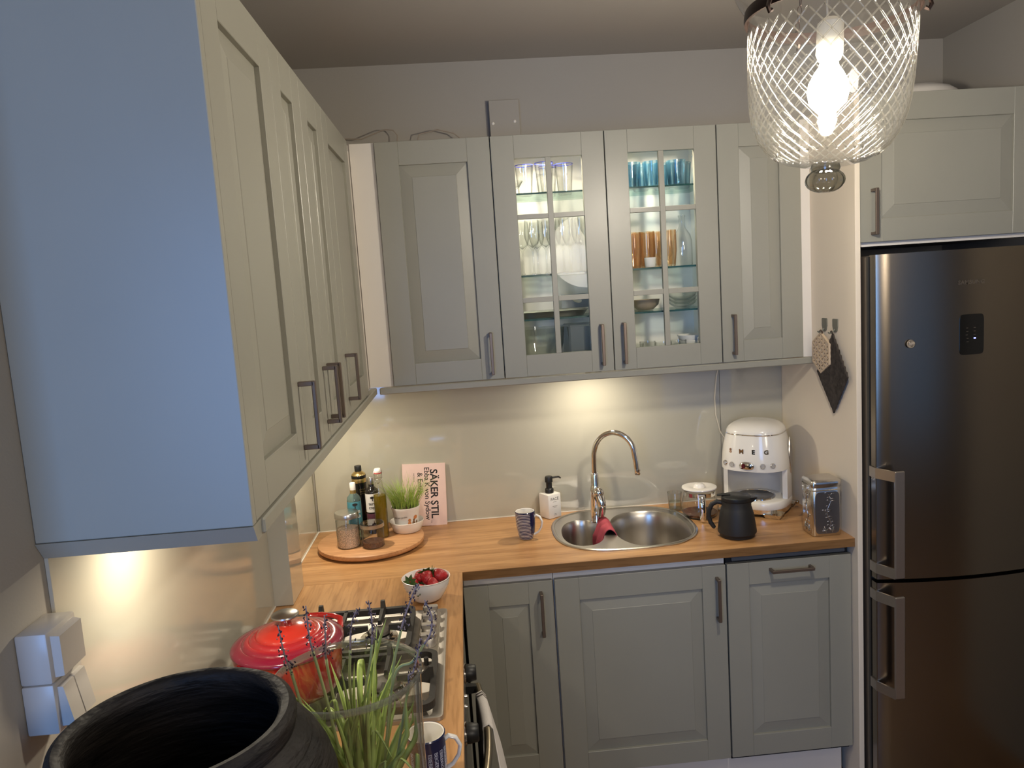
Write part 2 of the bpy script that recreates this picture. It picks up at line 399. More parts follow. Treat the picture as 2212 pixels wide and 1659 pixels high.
# ------------------------------------------------------------------ room shell
ZC = 2.695
struct('wall_back', bx(-.1, 3.1, 0, .1, 0, ZC), WALL)
struct('wall_left', bx(-.1, 0, -2.09, 0, 0, ZC), WALL)
struct('wall_right', bx(2.60, 2.70, -1.25, 0, 0, ZC), WALL)
struct('wall_far_right', bx(4.3, 4.4, -4.1, -1.15, 0, ZC), WALL)
struct('wall_niche', bx(2.70, 4.4, -1.25, -1.15, 0, ZC), WALL)
struct('wall_partition', bx(-2.6, -.1, -2.09, -1.99, 0, ZC), WALL)
struct('wall_far_left', bx(-2.7, -2.6, -4.1, -1.99, 0, ZC), WALL)
bmw = BM()
for a in ((-2.7, -.65, 0, ZC), (.45, 2.45, 0, ZC), (3.75, 4.4, 0, ZC), (-.65, .45, 0, .8), (-.65, .45, 2.3, ZC), (2.45, 3.75, 0, .5), (2.45, 3.75, 2.35, ZC)): box(bmw, a[0], a[1], -4.2, -4.1, a[2], a[3])
struct('wall_rear', bmw, WALL)
bmw = BM()
for a in ((-.65, -.60, .8, 2.3), (.40, .45, .8, 2.3), (-.65, .45, .8, .85), (-.65, .45, 2.25, 2.3), (-.12, -.08, .8, 2.3)): box(bmw, a[0], a[1], -4.18, -4.13, a[2], a[3])
win = struct('window_1', bmw, WHITE)
for a in ((-.60, -.12), (-.08, .40)): obj('pane', bx(a[0], a[1], -4.157, -4.153, .85, 2.25), PANEG, win)
bmw = BM()
for a in ((2.45, 2.50, .5, 2.35), (3.70, 3.75, .5, 2.35), (2.45, 3.75, .5, .55), (2.45, 3.75, 2.30, 2.35)): box(bmw, a[0], a[1], -4.18, -4.13, a[2], a[3])
win = struct('window_2', bmw, WHITE)
obj('pane', bx(2.5, 3.7, -4.157, -4.153, .55, 2.30), PANEG, win)
struct('ceiling', bx(-2.7, 4.4, -4.2, .1, ZC, ZC + .1), CEIL)
FLOOR = oak('floor_wood', 'y', (.16, .09, .045), (.26, .16, .085), .45)
struct('floor', bx(-2.7, 4.4, -4.2, .1, -.1, 0), FLOOR)
# boxed-in pipe on the left wall behind the worktop (glass clad)
struct('trim_1', bx(.0, .063, -.736, -.582, .917, 1.509), SPLASH)

# ------------------------------------------------------------------ cabinet fronts
MB = lambda yf: (lambda u, v, w: (u, yf - w, v))          # fronts facing the camera (-y)
ML = lambda xf: (lambda u, v, w: (xf + w, u, v))          # fronts facing +x
def front_bm(M, u0, u1, v0, v1, st=.08, rt=.082, rb=.078, panel=True):
    bm = BM(); g = .0012; b = .0011; T = .02
    for a in ((u0 + g, u0 + st, v0 + g, v1 - g), (u1 - st, u1 - g, v0 + g, v1 - g), (u0 + st, u1 - st, v1 - rt, v1 - g), (u0 + st, u1 - st, v0 + g, v0 + rb)):
        box(bm, a[0], a[1], a[2], a[3], 0, T, b, M)
    if panel:
        i0, i1, j0, j1 = u0 + st - .001, u1 - st + .001, v0 + rb - .001, v1 - rt + .001; q = min(.042, (i1 - i0) * .34)
        ring = []
        for (d, w) in ((0, .0095), (q, .0165), (q + .0012, .0178)):
            ring.append([bm.verts.new(M(*p, w)) for p in ((i0 + d, j0 + d), (i1 - d, j0 + d), (i1 - d, j1 - d), (i0 + d, j1 - d))])
        for a, c in zip(ring, ring[1:]):
            for k in range(4): bm.faces.new((a[k], a[(k + 1) % 4], c[(k + 1) % 4], c[k]))
        bm.faces.new(ring[-1])
        box(bm, i0, i1, j0, j1, .001, .006, 0, M)
    return bm
def handle_bm(M, u, v0, v1, horiz=False, out=.034, w=.0105):
    bm = BM(); h = w / 2
    if horiz: MM = lambda a, b, c: M(b, a, c)
    else: MM = M
    box(bm, u - h, u + h, v0, v1, .02 + out - .008, .02 + out, .0015, MM)
    for (a, b) in ((v0, v0 + .0095), (v1 - .0095, v1)): box(bm, u - h, u + h, a, b, .0202, .02 + out - .004, .001, MM)
    return bm
def cab_door(cab, M, u0, u1, v0, v1, hu=None, hv=None, horiz=False, name='door', **kw):
    d = obj(name, front_bm(M, u0, u1, v0, v1, **kw), GREY, cab, world=True)
    if hu is not None: obj('handle', handle_bm(M, hu, hv[0], hv[1], horiz), HANDLE, d, world=True)
    return d

ZB, ZT = 1.513, 2.361
YU = -.2702                       # carcass front of back wall cabinets, door faces stand at -.2902
def carcass(cab, x0, x1, y0, y1, z0, z1, mat=WHITE): return obj('carcass', bx(x0, x1, y0, y1, z0, z1), mat, cab, world=True)

# back run, wall cabinets
c = thing('wall_cabinet', 'grey wall cabinet in the corner, single panelled door left of the glass doors', 'cabinet', (.58, 0, ZB))
carcass(c, .015, .778, YU, -.001, ZB, ZT - .002)
cab_door(c, MB(YU), .3805, .779, ZB, ZT, .737, (1.533, 1.683), st=.081)
obj('corner_filler', bx(.295, .3795, YU - .006, YU - .0005, ZB, ZT), WHITE, c, world=True)['label'] = 'white filler strip'
c = thing('wall_cabinet', 'grey wall cabinet with a single door behind the hanging lamp', 'cabinet', (1.73, 0, ZB))
carcass(c, 1.582, 1.919, YU, -.001, ZB, ZT - .002)
cab_door(c, MB(YU), 1.5812, 1.885, ZB, ZT, 1.621, (1.542, 1.688), st=.079)
obj('filler', bx(1.886, 1.9195, YU - .014, YU - .0005, ZB, ZT), WHITE, c, world=True)['label'] = 'white filler strip'
# glazed cabinet
c = thing('glass_cabinet', 'grey wall cabinet with two lit glazed doors full of glassware', 'cabinet', (1.18, 0, ZB))
bm = BM(); t = .016
for a in ((.7805, .7805 + t), (1.172, 1.188), (1.5795 - t, 1.5795)): box(bm, a[0], a[1], YU, -.012, ZB, ZT)
box(bm, .7805, 1.5795, YU, -.012, ZB, ZB + t); box(bm, .7805, 1.5795, YU, -.012, ZT - t, ZT); box(bm, .7805, 1.5795, -.012, -.002, ZB, ZT)
obj('carcass', bm, INSIDE, c, world=True)
SHZ = (2.165, 1.876, 1.718)
for k, (a, b) in enumerate(((.798, 1.171), (1.189, 1.562))):
    for z in SHZ:
        s = obj('glass_shelf', bx(a, b, -.258, -.013, z - .006, z), SHELFG, c, world=True)
        obj('polished_edge', bx(a, b, -.2602, -.2581, z - .006, z), SHELFE, s, world=True)
for (a, b, hu) in ((.7802, 1.1795, 1.1369), (1.1805, 1.5798, 1.2174)):
    M = MB(YU); d = obj('door', front_bm(M, a, b, ZB, ZT, .081, .0805, .079, panel=False), GREY, c, world=True)
    i0, i1, j0, j1 = a + .081, b - .081, ZB + .079, ZT - .0805; um = (i0 + i1) / 2
    bm = BM(); box(bm, um - .0095, um + .0095, j0, j1, .004, .0195, .001, M)
    hz = ((2.0715, 2.0885), (1.7785, 1.7970))
    for h in hz:
        for (p, q) in ((i0, um - .0095), (um + .0095, i1)): box(bm, p, q, h[0], h[1], .004, .0195, .001, M)
    obj('muntins', bm, GREY, d, world=True)
    for (v0_, v1_) in ((hz[0][1], j1), (hz[1][1], hz[0][0]), (j0, hz[1][0])):
        for (p, q) in ((i0, um - .0095), (um + .0095, i1)): obj('pane', box(BM(), p, q, v0_, v1_, .006, .009, 0, M), PANEG, d, world=True)
    obj('handle', handle_bm(M, hu, 1.538, 1.686), HANDLE, d, world=True)
    for v in (1.60, 2.27):
        hx = a + .03 if a < 1 else b - .03
        obj('hinge', bx(min(hx, hx + (.05 if a < 1 else -.05)), max(hx, hx + (.05 if a < 1 else -.05)), YU + .004, YU + .018, v - .012, v + .012, .002), CHROME, c, world=True)
# light rails
bm = BM(); box(bm, .3305, 1.9195, -.3055, -.288, 1.4885, 1.5125, .003)
tag(obj('light_rail', bm, GREY), 'grey light rail strip under the back wall cabinets', 'trim')
bm = BM(); box(bm, .295, .318, -1.862, -.272, 1.4868, 1.5115, .003); loft([[(.001, -1.887, 1.4845), (.312, -1.887, 1.4845), (.312, -1.862, 1.4845), (.001, -1.862, 1.4845)], [(.001, -1.9045, 1.5115), (.3125, -1.9045, 1.5115), (.3125, -1.862, 1.5115), (.001, -1.862, 1.5115)]], bm)
tag(obj('light_rail', bm, GREY), 'grey light rail strip under the left wall cabinets', 'trim')

# left run, wall cabinets
XL = .292; ZLB, ZLT = 1.5121, 2.338
c = thing('wall_cabinet', 'nearest grey wall cabinet with the bluish plain end panel towards the camera', 'cabinet', (.15, -1.68, ZLB))
carcass(c, .001, XL, -1.884, -1.484, ZLB, ZLT - .002)
e = obj('end_panel', bx(.001, .3125, -1.903, -1.885, ZLB, ZLT, .0012), GREY, c, world=True)
cab_door(c, ML(XL), -1.884, -1.483, ZLB, ZLT, -1.511, (1.545, 1.6805), rt=.081, rb=.076)
c = thing('wall_cabinet', 'narrow double-door grey wall cabinet, its two handles side by side, on the left wall', 'cabinet', (.15, -1.2, ZLB))
carcass(c, .001, XL, -1.482, -.931, ZLB, ZLT - .002)
cab_door(c, ML(XL), -1.482, -1.2135, ZLB, ZLT, -1.2405, (1.5505, 1.6845), rt=.081, rb=.076)
cab_door(c, ML(XL), -1.2125, -.931, ZLB, ZLT, -1.1855, (1.5535, 1.6865), rt=.081, rb=.076)
c = thing('wall_cabinet', 'farthest grey wall cabinet on the left wall, its door ending in the corner', 'cabinet', (.15, -.7, ZLB))
carcass(c, .001, XL, -.930, -.2765, ZLB, ZLT - .002)
cab_door(c, ML(XL), -.930, -.460, ZLB, ZLT, -.893, (1.555, 1.685), rt=.081, rb=.076)

# base cabinets
YB = -.5416; ZBB, ZBT = .145, .854
c = thing('base_cabinet', 'narrow grey base cabinet with one handle beside the oven corner', 'cabinet', (.73, -.3, ZBB))
carcass(c, .581, .8815, YB, -.001, ZBB, .883, WHITE)
cab_door(c, MB(YB), .578, .8790, ZBB, ZBT, .8375, (.667, .818), st=.083, rt=.078, rb=.086)
c = thing('base_cabinet', 'wide grey base cabinet under the sink', 'cabinet', (1.18, -.3, ZBB))
bm = BM()
for a in ((.8835, .8995, YB, -.001, ZBB, .883), (1.4585, 1.4745, YB, -.001, ZBB, .883), (.8995, 1.4585, YB, -.001, ZBB, ZBB + .016), (.8995, 1.4585, -.012, -.001, ZBB, .883), (.8995, 1.4585, YB, YB + .016, .853, .883)): box(bm, *a)
obj('carcass', bm, WHITE, c, world=True)
cab_door(c, MB(YB), .8845, 1.4745, ZBB - .003, ZBT, 1.441, (.662, .8135), st=.083, rt=.08, rb=.078)
c = thing('dishwasher', 'built-in dishwasher behind a grey panel front with a horizontal bar handle', 'dishwasher', (1.70, -.3, ZBB))
obj('tub', bx(1.482, 1.914, YB + .004, -.001, ZBB - .02, .872), DARKVOID, c, world=True)
bm = BM(); box(bm, 1.50, 1.90, YB - .008, YB + .003, .858, .872, .002); obj('control_strip', bm, pm('dishwasher_strip', (.10, .11, .12), .3), c, world=True)
cab_door(c, MB(YB), 1.4775, 1.9165, ZBB - .002, ZBT, .823, (1.625, 1.773), True, st=.078, rt=.08, rb=.079)
tag(obj('plinth', bx(.60, 1.898, -.512, -.496, .001, .125, .001), WHITE), 'pale plinth board under the dishwasher and sink cabinets', 'plinth')
c = thing('base_cabinet', 'hidden grey base cabinet under the worktop below the black urn', 'cabinet', (.3, -1.93, .145))
carcass(c, .001, .55, -2.298, -1.478, .145, .883, WHITE)
obj('door', front_bm(ML(.55), -2.298, -1.93, .145, .854), GREY, c, world=True); obj('door', front_bm(ML(.55), -1.928, -1.478, .145, .854), GREY, c, world=True)
c = thing('base_cabinet', 'blind corner base cabinet between the oven and the sink run', 'cabinet', (.3, -.5, .145))
carcass(c, .001, .55, -.872, -.001, .145, .883, WHITE)
obj('filler', bx(.5505, .570, -.872, -.5625, .145, .854, .001), GREY, c, world=True)

# worktops -------------------------------------------------------------------
ZW = .915; TH = .030
SINK_O = superell(1.186, -.262, .266, .247, 2.7, 64)
SINK_CUT = superell(1.186, -.262, .252, .233, 2.7, 64)
w = thing('worktop', 'oak worktop along the back wall with the inset sink', 'worktop', (.95, -.29, ZW - TH))
obj('board', plate([(.001, -.5799), (1.9195, -.5799), (1.9195, -.0075), (.001, -.0075)], [SINK_CUT], ZW - TH, ZW), OAK_X, w, world=True)
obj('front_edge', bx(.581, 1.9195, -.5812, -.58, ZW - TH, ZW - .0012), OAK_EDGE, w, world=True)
w = thing('worktop', 'oak worktop along the left wall carrying the hob', 'worktop', (.29, -1.4, ZW - TH))
hx0, hx1, hy0, hy1 = .05, .515, -1.44, -.895
obj('board', plate([(.001, -2.30), (.5805, -2.30), (.5805, -.5808), (.001, -.5808)], [[(hx0, hy0), (hx1, hy0), (hx1, hy1), (hx0, hy1)]], ZW - TH, ZW), OAK_Y, w, world=True)

# glass splashbacks ------------------------------------------------------------
tag(obj('splashback', bx(.012, 1.660, -.0065, -.0005, ZW - .002, 1.5115, .0008), SPLASH), 'greige glass splashback sheet on the back wall behind the tap', 'splashback')
tag(obj('splashback', bx(1.6615, 1.9195, -.0065, -.0005, ZW - .002, 1.5115, .0008), SPLASH), 'narrow glass splashback sheet behind the coffee machine', 'splashback')
tag(obj('splashback', bx(.0005, .0065, -.5815, -.0075, ZW + .0005, 1.5115, .0008), SPLASH), 'glass splashback sheet in the far left corner beside the jars', 'splashback')
tag(obj('splashback', bx(.0005, .0065, -1.887, -.737, ZW + .0005, 1.5115, .0008), SPLASH_M), 'large glass splashback sheet on the left wall behind the red pot', 'splashback')
bm = BM()
box(bm, .0068, .0105, -.5815, -.0075, ZW + .0003, ZW + .004); box(bm, .0068, 1.9195, -.0105, -.0068, ZW + .0003, ZW + .0035); box(bm, .0068, .0105, -1.887, -.737, ZW + .0003, ZW + .004)
tag(obj('sealant', bm, SILIC), 'white silicone joint where the worktops meet the splashbacks', 'sealant')

# tall side panel, fridge housing ------------------------------------------------
tag(obj('tall_panel', bx(1.92, 1.9375, -.600, -.0005, .001, 2.374, .001), PANEL), 'tall cream side panel between the worktop and the fridge', 'panel')
c = thing('fridge_cabinet', 'grey cabinet above the fridge with one wide door', 'cabinet', (2.24, -.3, 1.894))
carcass(c, 1.9385, 2.5385, -.5645, -.001, 1.8935, 2.371)
cab_door(c, MB(-.565), 1.9395, 2.5395, 1.9055, 2.3725, 1.9855, (1.929, 2.0755), st=.0785, rt=.086, rb=.0755)

# ------------------------------------------------------------------ fridge
f = thing('fridge', 'tall dark steel fridge freezer with a small black control display', 'fridge', (2.24, -.3, .0))
obj('body', bx(1.9445, 2.5445, -.627, -.03, .02, 1.862, .004), FRIDGE_S, f, world=True)
def fdoor(z0, z1):
    n = 14; x0, x1 = 1.9435, 2.5455
    poly = []
    for i in range(n + 1):
        s = i / n; xx = x0 + .004 + (x1 - x0 - .008) * s
        poly.append((xx, -.676 - .030 * (1 - (2 * s - 1) ** 2)))
    poly = [(x0, -.640), (x0, -.672)] + poly + [(x1, -.672), (x1, -.640)]
    return prism(poly, z0, z1)
DZ = ((.802, 1.864), (.05, .789))
for (z0, z1), nm in zip(DZ, ('upper', 'lower')):
    d = obj('door', fdoor(z0, z1), FRIDGE, f, smooth=True, world=True)
    if nm == 'upper':
        obj('display', mapbm(prism(superell(2.2405, 1.596, .0395, .064, 9, 40), 0, .004), lambda x, y, z: (x, -.7035 - z, y)), BLACKGLOSS, d, world=True)
        bm = BM()
        for i, (uu, vv) in enumerate([(2.224, 1.617), (2.225, 1.606), (2.223, 1.595), (2.226, 1.584), (2.226, 1.573), (2.249, 1.617), (2.249, 1.606), (2.249, 1.595)]):
            box(bm, uu - .003, uu + .003, -.7086, -.7076, vv - .0008, vv + .0008)
        obj('icons', bm, TXTGREY, d, world=True)
        obj('indicator', bx(2.2465, 2.2525, -.7088, -.7078, 1.582, 1.5855), LED, d, world=True)
        obj('lettering', mapbm(text_bm('SAMSUNG', .0175, .0004, 1.12, .0006), lambda x, y, z: (2.238 + x, -.7062 - z, 1.7597 + y)), TXTGREY, d, world=True)
    obj('gasket', bx(1.950, 2.54, -.640, -.6275, z0 + .006, z1 - .006), BLACK, f, world=True)
for (z0, z1) in ((.8245, 1.180), (.412, .763)):
    bm = BM(); box(bm, 1.9685, 2.0025, -.742, -.732, z0, z1, .003)
    for zz in (z0, z1 - .034):
        prism([(1.9395, -.640), (1.9432, -.640), (1.9432, -.672), (1.9722, -.735), (1.9685, -.741), (1.9395, -.676)], zz, zz + .034, bm)
    obj('handle', bm, FHANDLE, f, world=True)
obj('side_seal', bx(1.9405, 1.9440, -.640, -.628, .05, 1.86), BLACK, f, world=True)
m = thing('fridge_magnet', 'small round glass magnet on the fridge door', 'magnet', (2.046, -.696, 1.578))
obj('disc', mapbm(lathe([(0, 0), (.0125, 0), (.0135, .003), (.0125, .005), (.0, .005)], 24), lambda x, y, z: (x, -z, y)), pm('magnet_picture', (.34, .28, .22), .4, noise=(140, .8)), m, smooth=True)
obj('dome', mapbm(lathe([(.0130, .005), (.0115, .009), (.007, .0115), (0, .0125)], 24), lambda x, y, z: (x, -z, y)), CLEAR, m, smooth=True)

# ------------------------------------------------------------------ pendant lamp
LX, LY, LZ = 1.4145, -1.4545, 2.204; K = 1.265
p = thing('pendant_lamp', 'cut glass bell jar pendant lamp hanging from the ceiling, lit', 'lamp', (LX, LY, ZC))
jar_prof = [(.148, .146), (.140, .132), (.131, .118), (.1268, .104), (.1252, .085), (.1243, .05), (.1225, 0), (.1195, -.035), (.1145, -.06), (.1055, -.083), (.093, -.1015), (.078, -.114), (.063, -.122), (.045, -.1265), (.0, -.128)]
obj('glass_jar', lathe(jar_prof, 64, c=(LX, LY, LZ)), JARG, p, smooth=True, world=True)
def jr(z):
    for (ra, za), (rb, zb) in zip(jar_prof, jar_prof[1:]):
        if zb <= z <= za: return rb + (ra - rb) * (z - zb) / (za - zb)
    return .05
bm = BM(); NH = 36
for sgn in (1, -1):
    for k in range(NH):
        path = []
        zz, a = .084, 2 * PI * k / NH
        while zz > -.117:
            r = jr(zz); path.append((LX + (r + .0004) * math.cos(a), LY + (r + .0004) * math.sin(a), LZ + zz))
            dr = (jr(zz - .006) - r); ds = math.hypot(.006, dr); a += sgn * ds * .92 / max(r, .1); zz -= .006
        tube(path, .0014, 5, bm)
tag(obj('cut_grooves', bm, CUT, p, smooth='all', world=True), kind='stuff')
bm = lathe([(.021, -.126), (.023, -.132), (.021, -.138)], 32, c=(LX, LY, LZ))
rings = []
for i in range(13):
    t = PI * i / 12; rings.append([( LX + (.030 * math.sin(t) * (1 + .09 * math.cos(8 * a))) * math.cos(a), LY + (.030 * math.sin(t) * (1 + .09 * math.cos(8 * a))) * math.sin(a), LZ - .152 + .0195 * math.cos(t)) for a in [2 * PI * k / 64 for k in range(64)]])
loft(rings[1:-1], bm)
obj('finial', bm, KNOBG, p, smooth=True, world=True)
obj('band', lathe([(.1285, .100), (.1315, .100), (.1325, .109), (.1315, .118), (.1285, .118), (.1285, .100)], 64, c=(LX, LY, LZ)), BAND, p, smooth=True, world=True)
for k in range(3):
    a = PI + .45 + 2 * PI * k / 3; ca, sa = math.cos(a), math.sin(a)
    obj('hook', tube([(LX + ca * q, LY + sa * q, LZ + zz) for q, zz in ((.131, .109), (.138, .104), (.141, .094), (.1375, .088), (.133, .091))], .0035, 6), BAND, p, smooth=True, world=True)
    bm = BM()
    for i in range(22):
        s0, s1 = i / 22, (i + 1) / 22; q0, q1 = .136 * K * (1 - s0) + .03 * s0, .136 * K * (1 - s1) + .03 * s1
        z0_, z1_ = .112 * K + (ZC - LZ - .035 - .112 * K) * s0, .112 * K + (ZC - LZ - .035 - .112 * K) * s1
        mid = Vector((LX + ca * (q0 + q1) / 2, LY + sa * (q0 + q1) / 2, LZ + (z0_ + z1_) / 2)); dz = (z1_ - z0_) * .62
        sd = Vector((-sa, ca, 0)) if i % 2 else Vector((ca, sa, 0))
        tube([mid + Vector((0, 0, dz * math.cos(t))) + sd * .0045 * math.sin(t) for t in [2 * PI * q / 10 for q in range(10)]], .0012, 4, bm, closed=True)
    tag(obj('chain', bm, BAND, p, smooth='all', world=True), kind='stuff')
obj('ceiling_cup', lathe([(0, ZC - LZ - .001), (.055, ZC - LZ - .001), (.052, ZC - LZ - .02), (.03, ZC - LZ - .04), (.006, ZC - LZ - .045), (0, ZC - LZ - .045)], 32, c=(LX, LY, LZ)), BAND, p, smooth=True, world=True)
obj('cord', tube([(LX, LY, ZC - .04), (LX + .004, LY, LZ + .32), (LX - .002, LY, LZ + .19), (LX, LY, LZ + .098 * K)], .0022, 6), CORD, p, smooth=True, world=True)
obj('socket', lathe([(0, .1), (.010, .1), (.0195, .092), (.0205, .07), (.0205, .045), (.017, .036), (0, .036)], 28, c=(LX, LY, LZ)), SOCKET, p, smooth=True, world=True)
obj('bulb', lathe([(0, .0355), (.013, .035), (.015, .026), (.022, .016), (.030, 0), (.0315, -.014), (.028, -.030), (.016, -.042), (0, -.046)], 28, c=(LX, LY, LZ)), BULB, p, smooth=True, world=True)

for o in p.children:
    if o.name.split('.')[0] in ('glass_jar', 'cut_grooves', 'finial', 'band', 'hook', 'socket', 'bulb'):
        c0 = Vector((LX, LY, LZ)); o.data.transform(Matrix.Translation(c0) @ Matrix.Rotation(math.radians(3.0), 4, 'Y') @ Matrix.Scale(K, 4) @ Matrix.Translation(-c0))

# ------------------------------------------------------------------ under-cabinet puck lights
def puck(x, y, z, label, energy, angle=130, r=.032):
    t = thing('puck_light', label, 'light', (x, y, z), 0, 'small recessed spotlights of the wall cabinets')
    obj('ring', lathe([(r, 0), (r, -.009), (r - .004, -.011), (r - .009, -.009), (r - .009, -.001), (r, 0)], 28), LIDSTEEL, t, smooth=True)
    obj('lens', lathe([(0, -.006), (r - .009, -.006)], 24), LENS, t)
    if angle > 150:
        l = lamp('puck_beam', 'SPOT', (0, 0, -.0125), energy, WARM, .018); l.data.spot_size = math.radians(angle); l.data.spot_blend = .75
    else:
        l = lamp('puck_beam', 'AREA', (0, 0, -.0118), energy, WARM, (.045, .045)); l.data.shape = 'DISK'
    l.parent = t
    return t
puck(.14, -1.655, ZLB - .0005, 'round spotlight under the nearest left wall cabinet', E_SPOT * .85)
puck(.14, -.36, ZLB - .0005, 'round spotlight under the left wall cabinets near the corner', E_SPOT)
puck(1.115, -.20, ZB - .0005, 'round spotlight under the glass cabinet above the tap', E_SPOT * .86)
for x, n in ((.985, 'left'), (1.375, 'right')):
    puck(x, -.20, ZT - .0165, 'round spotlight inside the top of the glass cabinet, %s half' % n, E_CAB, 165, .03)

# ------------------------------------------------------------------ sink, tap, cloth
s = thing('sink', 'stainless steel double-bowl sink inset in the back worktop', 'sink', (1.186, -.262, ZW))
BL = superell(1.029, -.290, .078, .149, 2.3, 48, -.06); BR = superell(1.281, -.295, .139, .207, 2.5, 56)
bm = plate(SINK_O, [BL, BR], ZW + .0004, ZW + .0035)
prof = []
for k, (d, h) in enumerate(((0, .0035), (.004, .006), (.009, .0065), (.013, .0038))):
    prof.append([(1.186 + (x - 1.186) * (1 - d / .26), -.262 + (y + .262) * (1 - d / .25), ZW + h) for x, y in SINK_O])
loft(prof, bm, cap=False)
obj('rim', bm, STEEL, s, smooth=True, world=True)
for nm, lp, cx, cyy, dep in (('small_bowl', BL, 1.029, -.290, .13), ('large_bowl', BR, 1.281, -.295, .16)):
    sec = []
    for q, z in ((1.0, .0034), (.985, -.001), (.955, -.02), (.93, -.06), (.905, -dep + .03), (.87, -dep + .012), (.78, -dep + .002), (.4, -dep - .002), (.17, -dep - .003)):
        sec.append([(cx + (x - cx) * q, cyy + (y - cyy) * q, ZW + z) for x, y in lp])
    b = obj(nm, loft(sec, cap0=False), STEEL, s, smooth=True, world=True, recalc=True)
    obj('drain', lathe([(0, 0), (.02, 0), (.026, .002), (.028, .0)], 24, c=(cx, cyy, ZW - dep - .001)), CHROME, b, smooth=True, world=True)
t = thing('tap', 'chrome kitchen tap with a high curved swan-neck spout', 'tap', (1.1045, -.170, ZW + .003))
obj('body', lathe([(0, 0), (.0255, 0), (.0255, .006), (.0235, .010), (.0225, .05), (.0215, .09), (.020, .13), (.0165, .142), (.0155, .146), (.0150, .186), (.0125, .192), (0, .192)], 32), CHROME, t, smooth=True)
pts = [(0, 0, .180), (.0, 0, .22), (.001, -.001, .262)]
# arc of the spout, swung slightly towards the room
for k in range(1, 19):
    a = PI * k / 18 * .90
    R = .079; q = R * (1 - math.cos(a)); pts.append((.002 + q * .90, -.002 - q * .43, .262 + (R * 1.13) * math.sin(a)))
e = pts[-1]; pts += [(e[0] + .006, e[1] - .003, e[2] - .05), (e[0] + .0095, e[1] - .0045, e[2] - .085)]
obj('spout', tube(pts, .0105, 14), CHROME, t, smooth=True)
e = pts[-1]; obj('aerator', lathe([(0, -.012), (.0095, -.012), (.0115, -.008), (.0115, .008), (0, .008)], 20, c=(e[0] + .0008, e[1] - .0005, e[2] - .002)), CHROME, t, smooth=True)
bm = lathe([(0, .023), (.011, .021), (.019, .012), (.0215, 0), (.019, -.012), (.011, -.019), (0, -.021)], 24, c=(.008, -.022, .118))
sec = []
for k in range(9):
    q = k / 8; w_ = .017 - .005 * q
    cx_, cy_, cz_ = .010 + .012 * math.sin(q * 3.0) * .5, -.036 - .012 * math.sin(q * PI), .112 - .085 * q
    sec.append([(cx_ + w_ * math.cos(a), cy_ + .0045 * math.sin(a) + .003 * math.cos(2 * a), cz_) for a in [2 * PI * i / 12 for i in range(12)]])
loft(sec, bm)
obj('lever', bm, CHROME, t, smooth=True)
bm = BM(); nu, nv = 18, 26; grid = []
for i in range(nu + 1):
    u = i / nu; yy = -.195 - .135 * u; row = []
    for j in range(nv + 1):
        v = j / nv
        # path across the divider: hang in the small bowl, over the ridge, tail in the large bowl
        L = (-.115 * (1 - .25 * u)) + v * (.115 * (1 - .25 * u) + .028 + .055 * (.35 + .65 * u))
        xr = 1.1275 - .004 * u
        if L < 0: x_, z_ = xr - .018 - .016 * min(1, -L / .05), ZW + .009 + L
        elif L < .03: x_, z_ = xr - .018 + L * 1.15, ZW + .009 + .012 * math.sin(PI * L / .03)
        else: x_, z_ = xr + .018 + .010 * min(1, (L - .03) / .03), ZW + .009 - (L - .03)
        f1 = .0065 * math.sin(u * 11 + 2.2 * v) + .004 * math.sin(u * 23 - 4 * v + 1)
        row.append(bm.verts.new((x_ - (abs(f1) + f1) * .6 * (L < .012), yy + .006 * math.sin(v * 9 + u * 3) - .03 * v * u, z_ + .6 * abs(f1) * (0 <= L < .03) + (.004 * math.sin(u * 14) if L < -.05 else 0))))
    grid.append(row)
for i in range(nu):
    for j in range(nv): bm.faces.new((grid[i][j], grid[i + 1][j], grid[i + 1][j + 1], grid[i][j + 1]))
ob = obj('dishcloth', bm, CLOTH, smooth='all'); md = ob.modifiers.new('t', 'SOLIDIFY'); md.thickness = .003; md.offset = 1
tag(ob, 'crumpled red dishcloth hanging over the divider of the sink', 'cloth')

# ------------------------------------------------------------------ soap, mugs
t = thing('soap_dispenser', 'square white soap bottle with a black pump, lettered FACE', 'dispenser', (.9385, -.0505, ZW + .0006), math.radians(31))
obj('bottle', bx(-.0315, .0315, -.0315, .0315, 0, .098, .004, 2), PORC, t, smooth=True)
bm = lathe([(0, .098), (.0165, .098), (.0175, .101), (.0175, .113), (.015, .117), (.012, .118), (.012, .140), (.0155, .143), (.0155, .160), (.0135, .165), (0, .1655)], 24)
obj('pump_head', bm, BLACK, t, smooth=True)
obj('nozzle', tube([(.010, 0, .158), (.03, 0, .1585), (.042, 0, .158), (.050, 0, .152)], [.0042, .0040, .0036, .003], 8), BLACK, t, smooth=True, rot=(0, 0, -.35))
ff = lambda dx, z: (lambda x, y, w: (x + dx, -.0316 - w, z + y))
obj('lettering', mapbm(text_bm('FACE', .0165, .0002, 1.05), ff(0, .078)), INK, t)
bm = BM()
for txt, sz, zz in (('EXFOLIATING', .0028, .0665), ('BODY LOTION', .0036, .049), ('moisturising', .0028, .0445), ('300 ML', .0032, .0175), ('10 FL OZ', .0032, .0125)):
    b2 = mapbm(text_bm(txt, sz, .0002), ff(0, zz)); me = bpy.data.meshes.new('x'); b2.to_mesh(me); b2.free(); bm.from_mesh(me); bpy.data.meshes.remove(me)
obj('small_print', bm, TXTGREY, t)

